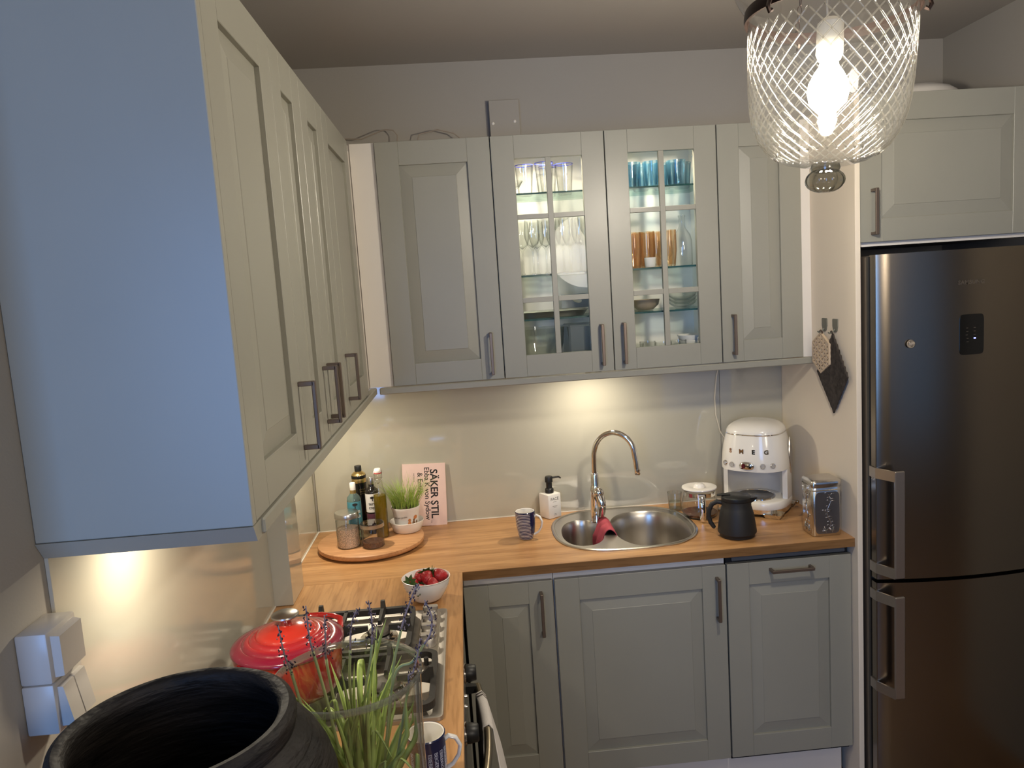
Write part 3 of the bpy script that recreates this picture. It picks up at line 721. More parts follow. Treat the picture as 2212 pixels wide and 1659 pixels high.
def mug(name, label, loc, rz, h, r, mat, hm=PORC, base=.72, rimc=NAVY):
    t = thing(name, label, 'mug', loc, rz)
    o1 = [(0, .0), (r * base * .9, .0), (r * base, .003), (r * (base + .10), h * .22), (r * .95, h * .5), (r * .985, h * .8), (r, h)]
    obj('body', lathe(o1, 40), mat, t, smooth=True)
    obj('inside', lathe([(r - .0004, h), (r - .0012, h + .0012), (r - .0038, h), (r * .9, h * .8), (r * .84, h * .4), (r * .6, .008), (0, .006)], 40), PORC, t, smooth=True)
    obj('rim_line', lathe([(r - .0003, h - .002), (r + .0006, h - .001), (r - .0008, h + .0014), (r - .0016, h + .0011), (r - .0008, h - .001)], 40), rimc, t, smooth=True)
    obj('handle', tube([(r * .93, 0, h * .80), (r * 1.15, 0, h * .86), (r * 1.5, 0, h * .80), (r * 1.72, 0, h * .62), (r * 1.62, 0, h * .42), (r * 1.3, 0, h * .24), (r * .86, 0, h * .15)], [.0062, .0062, .006, .0058, .0055, .0055, .006], 10, flat=.7), hm, t, smooth=True)
    return t
m1 = mug('mug', 'small mug with navy and white stripes left of the sink', (.819, -.292, ZW + .0006), -.30, .103, .0365, STRIPE)
band_ = obj('plain_band', lathe([(.0325, .0225), (.0352, .0515), (.0366, .083), (.0371, .1015)], 60), NAVY, m1, smooth=True)
# restrict the navy band to the handle side
b = band_.data; bm = BM(); bm.from_mesh(b); bmesh.ops.delete(bm, geom=[v for v in bm.verts if v.co.x < .0235], context='VERTS'); bm.to_mesh(b); bm.free()
m2 = mug('mug', 'dark blue mug with columns of pale letters, behind the glass vase', (.514, -1.650, ZW + .0006), .12, .094, .0372, NAVY, base=.80)
bm = BM()
for k in range(9):
    b2 = on_cyl(text_bm('EBIEBEIGEB' if k % 2 else 'BEIGEBEIBE', .0105, .0002, .95), .0365, -2.5 + k * .34, .046, -PI / 2)
    me = bpy.data.meshes.new('x'); b2.to_mesh(me); b2.free(); bm.from_mesh(me); bpy.data.meshes.remove(me)
obj('letter_print', bm, pm('letter_print', (.42, .44, .56), .3), m2)

# ------------------------------------------------------------------ turntable board and what stands on it
BCX, BCY, BRD = .243, -.222, .197
t = thing('turntable_board', 'round beech turntable board in the corner carrying bottles and jars', 'board', (BCX, BCY, ZW))
obj('foot', lathe([(0, .0006), (.085, .0006), (.085, .006), (0, .006)], 40), OAK_EDGE, t)
obj('top', lathe([(0, .006), (BRD - .008, .006), (BRD - .002, .010), (BRD, .017), (BRD - .001, .024), (BRD - .004, .0265), (0, .0265)], 72), BOARD, t, smooth=True)
ZT_ = ZW + .0271
def jar(label, loc, r, h, fillh, fillmat, lidmat, lidh, name='storage_jar'):
    t = thing(name, label, 'jar', loc)
    obj('glass', lathe([(0, .001), (r - .004, .001), (r, .004), (r, h - .012), (r - .004, h - .004), (r - .004, h)], 40), CLEAR, t, smooth=True)
    bm = lathe([(0, .003), (r - .004, .003), (r - .003, .006), (r - .003, fillh), (r * .6, fillh + .004), (0, fillh + .002)], 36)
    o = obj('filling', bm, fillmat, t, smooth=True); o['kind'] = 'stuff'
    obj('lid', lathe([(r - .003, h - .004), (r + .002, h - .004), (r + .0022, h + lidh - .003), (r, h + lidh), (0, h + lidh)], 40), lidmat, t, smooth=True)
    return t
jar('larger glass jar of pale grain with a steel lid on the board', (.1715, -.292, ZT_), .0415, .113, .070, GRAIN, LIDSTEEL, .016)
jar('smaller glass jar with dark seeds at the bottom on the board', (.2625, -.316, ZT_), .0405, .076, .021, FLAX, thin_glass('smoky_lid', (.45, .46, .47), (.25, .26, .27), 2.), .014)
j_ = [o for o in bpy.data.objects if o.name.startswith('storage_jar')][-1]
obj('steel_ring', lathe([(.0412, .074), (.0432, .074), (.0432, .087), (.0412, .087), (.0412, .074)], 40), LIDSTEEL, j_, smooth=True)
# tall black and gold oil tin
t = thing('oil_tin', 'tall black and gold oil tin behind the other bottles', 'tin', (.196, -.085, ZT_))
R = .0275
obj('body', lathe([(0, .0005), (R - .001, .0005), (R, .002), (R, .197)], 36), BLACKGLOSS, t, smooth=True)
obj('gold_band', lathe([(R + .0004, .186), (R + .0006, .187), (R + .0006, .199), (R + .0004, .200)], 36), GOLD, t, smooth=True)
obj('black_band', lathe([(R + .0003, .202), (R + .0007, .203), (R + .0007, .213), (R, .214)], 36), BLACKGLOSS, t, smooth=True)
obj('shoulder', lathe([(R, .197), (R, .215), (R - .003, .220), (.016, .227), (.0125, .229), (0, .229)], 36), GOLD, t, smooth=True)
obj('cap', lathe([(0, .229), (.0128, .229), (.0133, .231), (.0133, .248), (.0125, .250), (0, .250)], 28), BLACK, t, smooth=True)
fr = -1.31
bm = on_cyl(text_bm('EXTRA', .0072, .0002), R + .0003, fr + .25, .160)
for txt, sz, zz, ph in (('VIRGIN', .0072, .1515, .25), ('OLIVE OIL', .0045, .1435, .25)):
    b2 = on_cyl(text_bm(txt, sz, .0002), R + .0003, fr + ph, zz); me = bpy.data.meshes.new('x'); b2.to_mesh(me); b2.free(); bm.from_mesh(me); bpy.data.meshes.remove(me)
obj('print', bm, GOLD, t)
def merge(bm, b2):
    me = bpy.data.meshes.new('x'); b2.to_mesh(me); b2.free(); bm.from_mesh(me); bpy.data.meshes.remove(me); return bm
def tree_logo(r, phi, z, s):
    """small tree emblem with a round spreading crown"""
    poly = [(-.10, -.5), (.10, -.5), (.09, -.05), (.25, .02)]
    poly += [(.55 * math.cos(a) * (1 + .08 * math.sin(5 * a)), .25 + .30 * math.sin(a)) for a in [-.6 + (PI + 1.2) * i / 18 for i in range(19)]] + [(-.25, .02), (-.09, -.05)]
    bm = BM(); vs = [bm.verts.new((x * s, y * s, .0003)) for x, y in poly]; bm.faces.new(vs); bmesh.ops.triangulate(bm, faces=bm.faces[:])
    return on_cyl(bm, r, phi, z)
def bottle(name, label, loc, prof, mat, capmat, cap, lab, labmat, txts, txtmat, fr=-1.31, lab_ang=1.5, logo=None, extra=None):
    t = thing(name, label, 'bottle', loc)
    obj('glass', lathe(prof, 36), mat, t, smooth=True)
    obj('cap', lathe(cap, 28), capmat, t, smooth=True)
    if lab:
        r, z0, z1 = lab; bm = BM(); n = 18
        a = [[bm.verts.new((r * math.cos(fr - lab_ang + 2 * lab_ang * i / n), r * math.sin(fr - lab_ang + 2 * lab_ang * i / n), z)) for i in range(n + 1)] for z in (z0, z1)]
        for i in range(n): bm.faces.new((a[0][i], a[0][i + 1], a[1][i + 1], a[1][i]))
        l = obj('label', bm, labmat, t, smooth='all')
        bm = BM()
        for txt, sz, zz in txts: merge(bm, on_cyl(text_bm(txt, sz, .0002, .95, .0001), r + .0003, fr, zz))
        obj('lettering', bm, txtmat, l)
        if logo: obj('emblem', tree_logo(r + .0005, fr, logo[0], logo[1]), INK, l)
    return t
b = bottle('oil_bottle', 'pale glass bottle with a teal label and white cap', (.1905, -.218, ZT_),
       [(0, .001), (.0235, .001), (.0255, .004), (.0255, .150), (.0235, .163), (.015, .172), (.011, .178), (.0105, .190)], BLUEBOT, PAPER,
       [(0, .190), (.0105, .190), (.0108, .196), (.0108, .2135), (.009, .217), (0, .217)], (.0259, .062, .148), TEAL, [('terra', .021, .112), ('creta', .021, .094)], PAPER, logo=(.134, .018))
obj('gold_neck', lathe([(.0114, .176), (.0116, .180), (.0110, .190), (.0108, .190)], 24), GOLD, b, smooth=True)
b = bottle('oil_bottle', 'dark bottle with a white label and shiny cap behind the oil bottle', (.250, -.150, ZT_),
       [(0, .001), (.0235, .001), (.0255, .004), (.0255, .158), (.0235, .168), (.014, .176), (.0105, .180), (.0105, .190)], DARKBOT, LIDSTEEL,
       [(0, .190), (.0108, .190), (.0110, .193), (.0110, .216), (.010, .2175), (0, .2175)], (.0259, .085, .156), PAPER, [('terra', .017, .118), ('creta', .017, .103)], INK, fr=-1.45, logo=(.138, .016))
obj('lower_label', lathe([(.0257, .03), (.0260, .031), (.0260, .078), (.0257, .079)], 28), pm('plum_label', (.10, .03, .05), .5), b, smooth=True)
t = thing('oil_bottle', 'swing-top bottle half full of green olive oil', 'bottle', (.2865, -.215, ZT_))
obj('glass', lathe([(0, .001), (.0225, .001), (.0240, .003), (.0240, .156), (.0215, .170), (.0155, .192), (.0135, .215), (.0135, .238), (.015, .240), (.015, .246)], 36), thin_glass('swing_bottle_glass', (.95, .95, .92), (.35, .36, .3), 1.3), t, smooth=True)
obj('oil', lathe([(0, .004), (.0205, .004), (.0222, .007), (.0222, .161), (0, .161)], 32), OIL, t, smooth=True)
obj('stopper', lathe([(0, .246), (.0125, .246), (.0138, .249), (.0138, .257), (.011, .262), (0, .263)], 24), PORC, t, smooth=True)
obj('rubber_ring', lathe([(.0125, .2435), (.0145, .2435), (.0145, .247), (.0125, .247)], 24), pm('red_rubber', (.45, .03, .03), .5), t, smooth=True)
bm = BM()
for sg in (-1, 1): tube([(sg * .0148, 0, .254), (sg * .0165, -.002, .235), (sg * .0150, -.009, .222), (0, -.0165, .208)], .0011, 6, bm)
tube([(.0150 * math.cos(a), .0150 * math.sin(a), .2225) for a in [2 * PI * k / 20 for k in range(20)]], .0010, 5, bm, closed=True)
obj('wire_clasp', bm, STEEL, t, smooth='all')
# grass in a pot on a saucer
SX, SY = .3735, -.158
t = thing('saucer', 'white porcelain dish under the pot of grass', 'dish', (SX, SY, ZT_))
obj('dish', lathe([(0, .0005), (.050, .0005), (.053, .003), (.063, .028), (.0655, .040), (.0645, .0412), (.0620, .039), (.054, .010), (.048, .006), (0, .006)], 44), PORC, t, smooth=True)
t = thing('potted_grass', 'pot of fresh green cat grass printed with small coloured pictures', 'plant', (SX, SY, ZT_ + .0068))
obj('pot', lathe([(0, .0), (.040, .0), (.042, .004), (.0515, .078), (.0545, .084), (.0545, .090), (.0525, .090), (.050, .082), (0, .080)], 40), PAPER, t, smooth=True)
obj('soil', lathe([(0, .092), (.03, .091), (.0495, .086), (.0495, .081), (0, .081)], 30), SOIL, t, smooth=True)
bm = BM(); b_o = BM(); b_g = BM()
def blob(bm, phi, z, sx_, sz_, off=.0006):
    vs = []
    for i in range(14):
        a = 2 * PI * i / 14; zz = z + sz_ * math.sin(a); r = .042 + (zz - .004) * .0095 / .074 + off
        ph = phi + sx_ * math.cos(a) / r; vs.append(bm.verts.new((r * math.cos(ph), r * math.sin(ph), zz)))
    bm.faces.new(vs); bmesh.ops.triangulate(bm, faces=bm.faces[:])
for ph, z, a, c_ in ((-1.25, .030, .007, .011), (-1.25, .044, .006, .006), (-.72, .052, .009, .008)): blob(b_o, ph, z, a, c_)
for ph, z, a, c_ in ((-1.6, .018, .010, .005), (-1.95, .022, .008, .004)): blob(b_g, ph, z, a, c_)
for ph, z, a, c_ in ((-.88, .028, .007, .012), (-.86, .043, .005, .005), (-.55, .03, .005, .009)): blob(bm, ph, z, a, c_)
obj('orange_print', b_o, ORANGE, t); obj('green_print', b_g, GREENP, t); obj('brown_print', bm, BROWNP, t)
obj('lettering', mapbm(on_cyl(text_bm('my own garden', .0085, .0002), .0492, -1.95, .056, .08), lambda x, y, z: (x * (1 + .02), y * (1 + .02), z)), TXTGREY, t)
bm = BM(); rnd = random.Random(3)
for k in range(430):
    a = rnd.uniform(0, 2 * PI); q = .048 * math.sqrt(rnd.random()); x0, y0 = q * math.cos(a), q * math.sin(a)
    L = rnd.uniform(.07, .128) if rnd.random() > .15 else rnd.uniform(.02, .05); lean = rnd.uniform(.0, .45) + q * 9; a2 = a + rnd.uniform(-.9, .9); wv = rnd.uniform(.0006, .0011)
    pts = []
    for i in range(5):
        s_ = i / 4; rr = L * lean * s_ * (.35 + .65 * s_) ; pts.append(Vector((x0 + rr * math.cos(a2), y0 + rr * math.sin(a2), .086 + L * s_ * (1 - .13 * lean * s_))))
    sd = Vector((-math.sin(a2 + k), math.cos(a2 + k), 0)); pv = None
    for i, p_ in enumerate(pts):
        ww = wv * (1 - (i / 4) ** 2 * .92); cu = (bm.verts.new(p_ - sd * ww), bm.verts.new(p_ + sd * ww))
        if pv: bm.faces.new((pv[0], pv[1], cu[1], cu[0]))
        pv = cu
tag(obj('grass_blades', bm, GRASS, t, recalc=False), kind='stuff')
# book
t = thing('cookbook', 'pale pink hardback book with black title leaning on the splashback', 'book', (.437, -.03, ZW))
M4 = Matrix.Translation((.437, -.036, ZW + .0008)) @ Matrix.Rotation(math.radians(2.0), 4, 'Y') @ Matrix.Rotation(math.radians(-4.6), 4, 'X')
def mk(bm): bm.transform(M4); return bm
bm = BM(); box(bm, -.085, .085, -.0045, -.0022, 0, .250, .0006); box(bm, -.085, .085, .0122, .0145, 0, .250, .0006); box(bm, -.0862, -.0830, -.0045, .0145, 0, .250, .0008)
obj('cover', mk(bm), PINK, t, world=True)
obj('page_block', mk(bx(-.083, .081, -.0021, .0121, .003, .247)), PAGES, t, world=True)
rot = lambda cx, cz: (lambda x, y, w: (cx + y, -.0046 - w, cz - x))
for nm, txt, sz, cx_, cz_, bo in (('title', 'SÄKER STIL', .0405, .037, .128, .0009), ('author_line', 'Ebba K von Sydow', .0285, .010, .130, .0003), ('author_line', '& Emilia', .0285, -.017, .170, .0003), ('small_print', 'med foto av', .0075, -.040, .196, 0), ('small_print', 'förlag', .0045, .024, .016, 0)):
    obj(nm, mk(mapbm(text_bm(txt, sz, .0001, .98, bo), rot(cx_, cz_))), INK, t, world=True)

# ------------------------------------------------------------------ coffee corner
g = thing('drinking_glass', 'plain water glass left of the coffee jug', 'glass', (1.433, -.098, ZW + .0006))
obj('glass', lathe([(0, .001), (.023, .001), (.0245, .003), (.0285, .072), (.0278, .0725), (.0235, .008), (0, .007)], 32), GLASSW, g, smooth=True)
obj('water', lathe([(0, .008), (.0232, .0085), (.0255, .034), (0, .034)], 28), thin_glass('water', (.9, .93, .9), (.4, .45, .4), 1.2), g, smooth=True)
t = thing('coffee_jug', 'glass coffee jug with a white lid and chrome handle', 'jug', (1.504, -.196, ZW + .0006), 0)
obj('glass', lathe([(0, .001), (.055, .001), (.064, .006), (.0705, .022), (.0715, .038), (.066, .066), (.0585, .088), (.0575, .108)], 44), GLASSW, t, smooth=True)
obj('coffee', lathe([(0, .003), (.055, .003), (.0625, .008), (.0655, .016), (0, .016)], 36), COFFEE, t, smooth=True)
obj('collar', lathe([(.0578, .084), (.0600, .084), (.0600, .098), (.0578, .098)], 44), CHROME, t, smooth=True)
obj('lid', lathe([(.02, .108), (.064, .108), (.0665, .111), (.0655, .1145), (.045, .118), (.026, .112), (.022, .112), (.021, .120), (.015, .126), (0, .127)], 44), PORC, t, smooth=True)
a = -1.76; ca, sa = math.cos(a), math.sin(a)
sec = []
for q, z, w_, th in ((.055, .094, .008, .004), (.068, .102, .011, .005), (.084, .098, .0125, .006), (.094, .082, .0125, .0065), (.098, .055, .012, .0065), (.098, .028, .0115, .006), (.096, .006, .0110, .005)):
    sec.append([(ca * (q + th * math.sin(b_)) - sa * w_ * math.cos(b_), sa * (q + th * math.sin(b_)) + ca * w_ * math.cos(b_), z) for b_ in [2 * PI * i / 14 for i in range(14)]])
obj('handle', loft(sec), CHROME, t, smooth=True)
# thermos jug
t = thing('thermos_jug', 'matte black thermos jug in front of the coffee machine', 'jug', (1.556, -.4555, ZW + .0006), math.atan2(-.34, .94))
obj('body', lathe([(0, .0), (.056, .0), (.060, .003), (.0605, .010), (.0665, .016), (.0665, .022), (.063, .050), (.0575, .085), (.0525, .103), (.0505, .108), (.0500, .128), (0, .128)], 48), BLACKM, t, smooth=True)
obj('lid', lathe([(0, .129), (.0505, .129), (.0515, .132), (.0505, .142), (.044, .147), (0, .148)], 44), BLACK, t, smooth=True)
obj('spout', loft([[(.040, -.02, .120), (.040, .02, .120), (.040, .022, .143), (.040, -.022, .143)], [(.056, -.012, .126), (.056, .012, .126), (.056, .013, .142), (.056, -.013, .142)], [(.071, -.003, .137), (.071, .003, .137), (.071, .004, .1405), (.071, -.004, .1405)]]), BLACK, t)
obj('thumb_lever', tube([(-.020, 0, .149), (-.045, 0, .149), (-.066, 0, .145)], [.008, .010, .008], 10, flat=.42), BLACK, t, smooth=True)
obj('handle', tube([(-.047, 0, .118), (-.066, 0, .122), (-.083, 0, .113), (-.094, 0, .092), (-.0965, 0, .068), (-.090, 0, .045), (-.080, 0, .030), (-.076, 0, .026)], [.008, .0085, .0085, .0085, .0085, .008, .0075, .006], 10), BLACKM, t, smooth=True)
# drip coffee machine
KZ = math.radians(-38)
t = thing('coffee_machine', 'rounded cream retro coffee machine with chrome lettering in the corner', 'coffee machine', (1.742, -.172, ZW), KZ)
N_ = 2.7
def SE(a, b, z, n=64, cy_=0): return [(x, y, z) for x, y in superell(0, cy_, a, b, N_, n)]
A, B = .1245, .121
obj('chrome_foot', loft([SE(A - .004, B - .004, .013), SE(A - .002, B - .002, .030)]), CHROME, t, smooth=True)
for sx_ in (-1, 1):
    for sy_ in (-1, 1): obj('foot', loft([[(sx_ * .088 + a_ * .026, sy_ * .088 + b_ * .024, 0.0008) for a_, b_ in ((-1, -1), (1, -1), (1, 1), (-1, 1))], [(sx_ * .088 + a_ * .033, sy_ * .088 + b_ * .029, .016) for a_, b_ in ((-1, -1), (1, -1), (1, 1), (-1, 1))]]), CHROME, t)
obj('base', loft([SE(A - .002, B - .002, .030), SE(A, B, .034), SE(A, B, .052), SE(A - .003, B - .003, .058), SE(A - .008, B - .008, .060)]), CREAMG, t, smooth=True)
# C-shaped back column
outer = [q for q in superell(0, 0, A - .001, B - .001, N_, 96)]
k0 = [q for q in outer if q[1] > -.030]
k0 = sorted(k0, key=lambda q: math.atan2(q[1] + .6, q[0]))
inner = [(.105 * math.cos(a_), -.030 + .112 * math.sin(a_)) for a_ in [PI * i / 28 for i in range(29)]][::-1]
col = [q for q in k0] + inner
obj('column', prism(col, .058, .182), CREAMG, t, smooth=True)
S2 = ((A, B, .176), (A + .0005, B + .0005, .181), (A, B, .20), (A - .003, B - .002, .235), (A - .008, B - .007, .27), (A - .014, B - .013, .297), (A - .0175, B - .016, .311))
obj('head', loft([SE(*q) for q in S2]), CREAMG, t, smooth=True)
obj('chrome_line', loft([SE(A - .0170, B - .0155, .3105), SE(A - .0160, B - .0145, .3125), SE(A - .0170, B - .0155, .3150)]), CHROME, t, smooth=True)
ang = [i / 10 * PI / 2 for i in range(11)]
obj('dome_lid', loft([SE((A - .018) * (.04 + .96 * math.cos(a_) ** .75), (B - .016) * (.04 + .96 * math.cos(a_) ** .75), .3145 + .044 * math.sin(a_)) for a_ in ang]), CREAMG, t, smooth=True)
o = obj('hot_plate', lathe([(.070, .0602), (.074, .0602), (.074, .0635), (.070, .0650), (.067, .0625), (0, .0625)], 44, c=(0, -.028, 0)), pm('hot_plate', (.10, .095, .09), .25), t, smooth=True)
obj('ring', lathe([(.069, .064), (.0745, .0602), (.0755, .0602), (.0745, .0645), (.070, .0662), (.069, .064)], 44, c=(0, -.028, 0)), CHROME, o, smooth=True)
def front_pt(x, z):
    """point and normal azimuth on the head's front face at lateral x"""
    a_, b_ = A, B
    for (qa, qb, qz), (ra, rb, rz_) in zip(S2, S2[1:]):
        if qz <= z <= rz_: f_ = (z - qz) / (rz_ - qz); a_, b_ = qa + (ra - qa) * f_, qb + (rb - qb) * f_
    y = -b_ * (1 - (abs(x) / a_) ** N_) ** (1 / N_); e_ = .001
    y2 = -b_ * (1 - (abs(x + e_) / a_) ** N_) ** (1 / N_); return y, math.atan2(y2 - y, e_)
def place(bm, x, z):
    y, th = front_pt(x, z)
    return mapbm(bm, lambda u, v, w: (x + u * math.cos(th) + w * math.sin(th), y + u * math.sin(th) - w * math.cos(th), z + v))
for ch, x in zip('SMEG', (-.064, -.021, .024, .069)):
    obj('letter', place(text_bm(ch, .0225, .0012, 1, .0012), x, .2515), CHROME, t)
disc = lambda r: mapbm(lathe([(0, .003), (r * .62, .003), (r * .7, .0042), (r, .0038), (r * 1.05, 0), (r, -.006)], 20), lambda x, y, z: (x, y, z))
for x in (-.088, -.058, .058, .090):
    o = obj('button', place(disc(.0085), x, .2015 if abs(x) > .07 else .2005), BUTTON, t, smooth=True)
    obj('button_ring', place(lathe([(.0075, .003), (.009, .0048), (.0103, .003), (.0103, -.005)], 20), x, .2015 if abs(x) > .07 else .2005), CHROME, o, smooth=True)
bm = loft([[(x, y, z) for x, y in superell(0, 0, a_, b_, 2.3, 32)] for a_, b_, z in ((.0275, .0155, -.006), (.0275, .0155, .004), (.022, .012, .008), (.008, .004, .0095))])
o = obj('control_knob', place(bm, 0, .1995), CHROME, t, smooth=True)
obj('display', place(prism(superell(-.010, 0, .007, .009, 3, 20), .0081, .0095), 0, .1995), RUBY, o)
bm = BM()
for k in range(12):
    s_ = k / 11; z = .15 + .14 * s_
obj('side_trim', mapbm(loft([[(A - .012 * (1 - math.cos((z - .2) * 9)) * (1 if z > .2 else .2) + w_ * .004 - .001, .02 + d_ * .022 * math.sin(PI * min(1, max(.05, (z - .15) / .14))), z) for w_, d_ in ((0, -1), (1, -.9), (1, .9), (0, 1))] for z in [.15 + .14 * i / 12 for i in range(13)]]), lambda x, y, z: (x, y, z)), STEEL, t, smooth=True)
o = obj('side_lever', tube([(.112, .035, .036), (.135, .045, .030)], .0022, 8), STEEL, t, smooth=True)
obj('ball_knob', lathe([(0, .0075), (.0055, .0055), (.0075, 0), (.0055, -.0055), (0, -.0075)], 18, c=(.139, .047, .029)), pm('brass_ball', (.45, .34, .2), .15, metal=1.), o, smooth=True)
# canister
t = thing('tea_canister', 'square embossed silver tin canister at the right end of the worktop', 'canister', (1.8445, -.4955, ZW + .0006))
hx, hy = .0515, .0450
RR = lambda a_, b_, z: [(x, y, z) for x, y in superell(0, 0, a_, b_, 9, 40)]
obj('body', loft([RR(hx - .002, hy - .002, 0), RR(hx, hy, .003), RR(hx, hy, .170), RR(hx - .002, hy - .002, .174)]), TIN, t, smooth=True)
obj('front_panel', mapbm(prism(superell(0, .083, hx - .009, .074, 8, 32), 0, .0012), lambda x, y, z: (x, -hy - z, y)), TINF, t)
obj('lid', loft([RR(hx + .0005, hy + .0005, .172), RR(hx + .002, hy + .002, .174), RR(hx + .002, hy + .002, .188), RR(hx, hy, .195), RR(hx - .006, hy - .006, .199), RR(hx - .009, hy - .009, .1985)]), TIN, t, smooth=True)
obj('seam_ring', loft([RR(hx + .0003, hy + .0003, .160), RR(hx + .0022, hy + .0022, .1625), RR(hx + .0003, hy + .0003, .165)]), TIN, t, smooth=True)
bm = BM(); rnd = random.Random(11)
def relief(bm, M, k):
    base = [(0 + .007 * math.sin(k + i * .9), .022 + .012 * i) for i in range(11)]
    tube([M(u, v) for u, v in base], .0011, 5, bm)
    for i in range(1, 11):
        for sg in (-1, 1):
            u, v = base[i]; L = rnd.uniform(.008, .019); dv = rnd.uniform(-.004, .012)
            tube([M(u, v), M(u + sg * L * .5, v + dv * .8 + .003), M(u + sg * L, v + dv)], [.0009, .0007, .0011], 4, bm)
    for i in range(7):
        sg = -1 if i % 2 else 1; tube([M(0, .03), M(sg * .012, .022 - .002 * i), M(sg * (.026 - .002 * i), .016 + .004 * i)], .0009, 4, bm)
relief(bm, lambda u, v: (u + .004, -hy - .0016, v), 0)
relief(bm, lambda u, v: (-hx - .0006, u, v), 1.4)
obj('embossing', bm, TIN, t, smooth='all')
bm = BM()
tube([(-hx - .003, -.022, .178), (-hx - .006, -.018, .16), (-hx - .005, -.004, .128), (-hx - .006, .004, .128), (-hx - .006, .018, .16), (-hx - .003, .022, .178)], .0013, 6, bm)
tube([(-hx - .003, -.014, .170), (-hx - .006, 0, .146), (-hx - .003, .014, .170)], .0012, 6, bm)
obj('wire_latch', bm, CHROME, t, smooth='all')
# cord of the coffee machine
tag(obj('power_cord', tube([(1.672, -.012, 1.512), (1.648, -.011, 1.43), (1.638, -.011, 1.34), (1.640, -.011, 1.27), (1.656, -.011, 1.20), (1.690, -.011, 1.145), (1.735, -.020, 1.09), (1.765, -.030, 1.05)], .0028, 8), CORD, smooth=True), 'pale power cord running down the splashback to the coffee machine', 'cord')

# ------------------------------------------------------------------ strawberries
t = thing('berry_bowl', 'small white ribbed bowl of strawberries beside the hob', 'bowl', (.4745, -.782, ZW + .0006))
pr = [(0, .001), (.034, .001), (.037, .003)]
for i in range(15):
    z = .006 + .060 * i / 14; r = .037 + .0345 * math.sin(min(1, z / .072) * PI / 2) ** .9; pr.append((r + (.0009 if i % 2 else -.0003), z))
pr += [(.0725, .0695), (.0735, .0715), (.0718, .0722), (.0698, .070), (.060, .040), (.045, .014), (.025, .007), (0, .006)]
obj('bowl', lathe(pr, 56), PORC, t, smooth=True)
def berry_bm(s):
    bm = lathe([(0, -.62), (.20, -.56), (.36, -.38), (.47, -.12), (.50, .12), (.44, .33), (.28, .44), (.10, .44), (0, .40)], 20)
    for v in bm.verts: v.co *= s
    return bm
def sepals(s, n=8):
    bm = BM(); rn = random.Random(int(s * 1e5))
    for k in range(n):
        a = 2 * PI * k / n + rn.uniform(-.2, .2); L = s * rn.uniform(.55, .8); u = rn.uniform(-.05, .35)
        d = Vector((math.cos(a), math.sin(a), 0)); sd = Vector((-math.sin(a), math.cos(a), 0)); z0 = .43 * s
        P = [Vector((0, 0, z0)), d * L * .5 + Vector((0, 0, z0 + .08 * s + u * .15 * s)), d * L + Vector((0, 0, z0 + u * s * .5))]
        vs = [bm.verts.new(P[0]), bm.verts.new(P[1] - sd * L * .26), bm.verts.new(P[2]), bm.verts.new(P[1] + sd * L * .26)]
        lo = [bm.verts.new(v.co - Vector((0, 0, .03 * s))) for v in vs]
        bm.faces.new(vs); bm.faces.new(lo[::-1])
        for i in range(4): bm.faces.new((vs[i], vs[(i + 1) % 4], lo[(i + 1) % 4], lo[i]))
    tube([(0, 0, .42 * s), (.03 * s, 0, .55 * s), (.08 * s, .03 * s, .70 * s)], .04 * s, 6, bm)
    return bm
berries = [((-.040, -.016, .060), .037, (1.05, .3, .5), 'strawberry at the left of the bowl, green leaves towards the camera', (70, 0, -25)),
           ((-.020, .018, .064), .036, 0, 'strawberry at the back left of the bowl, without visible leaves', (150, 20, 30)),
           ((.004, .002, .068), .040, 0, 'upright strawberry in the middle with leaves behind it', (-55, 10, 20)),
           ((.040, .012, .068), .042, 0, 'largest darkest strawberry at the right of the bowl', (0, -80, 10)),
           ((.022, -.032, .058), .036, 0, 'strawberry at the front right rim of the bowl', (160, 15, 60)),
           ((-.012, -.040, .046), .032, 0, 'half hidden strawberry low at the front of the bowl', (140, -30, 0)),
           ((-.050, .000, .050), .030, 0, 'small strawberry wedged against the left side of the bowl', (100, 40, 100))]
for (dx, dy, dz), sz, _, lab, rot_ in berries:
    b = thing('strawberry', lab, 'strawberry', (.4745 + dx, -.782 + dy, ZW + dz), 0, 'strawberries in the white bowl')
    R4 = Matrix.Rotation(math.radians(rot_[2]), 4, 'Z') @ Matrix.Rotation(math.radians(rot_[1]), 4, 'Y') @ Matrix.Rotation(math.radians(rot_[0]), 4, 'X')
    bm = berry_bm(sz); bm.transform(R4); obj('fruit', bm, BERRY, b, smooth='all')
    bm = sepals(sz); bm.transform(R4); obj('leaves', bm, SEPAL, b)

# ------------------------------------------------------------------ hob, pot, oven
h = thing('gas_hob', 'stainless steel gas hob with cast iron grates set in the left worktop', 'hob', (.285, -1.166, ZW))
X0, X1, Y0, Y1 = .030, .537, -1.455, -.877
bm = BM()
def rr(x0, x1, y0, y1, r, z, n=6):
    out = []
    for cx_, cy_, a0 in ((x1 - r, y1 - r, 0), (x0 + r, y1 - r, PI / 2), (x0 + r, y0 + r, PI), (x1 - r, y0 + r, 1.5 * PI)):
        out += [(cx_ + r * math.cos(a0 + PI / 2 * i / n), cy_ + r * math.sin(a0 + PI / 2 * i / n), z) for i in range(n + 1)]
    return out
Z0 = ZW + .0006
loft([rr(X0, X1, Y0, Y1, .012, Z0), rr(X0 + .001, X1 - .001, Y0 + .001, Y1 - .001, .012, Z0 + .008), rr(X0 + .006, X1 - .006, Y0 + .006, Y1 - .006, .011, Z0 + .0095), rr(X0 + .014, X1 - .014, Y0 + .014, Y1 - .014, .012, Z0 + .005)], bm)
obj('top_plate', bm, STEEL_HOB, h, smooth=True, world=True)
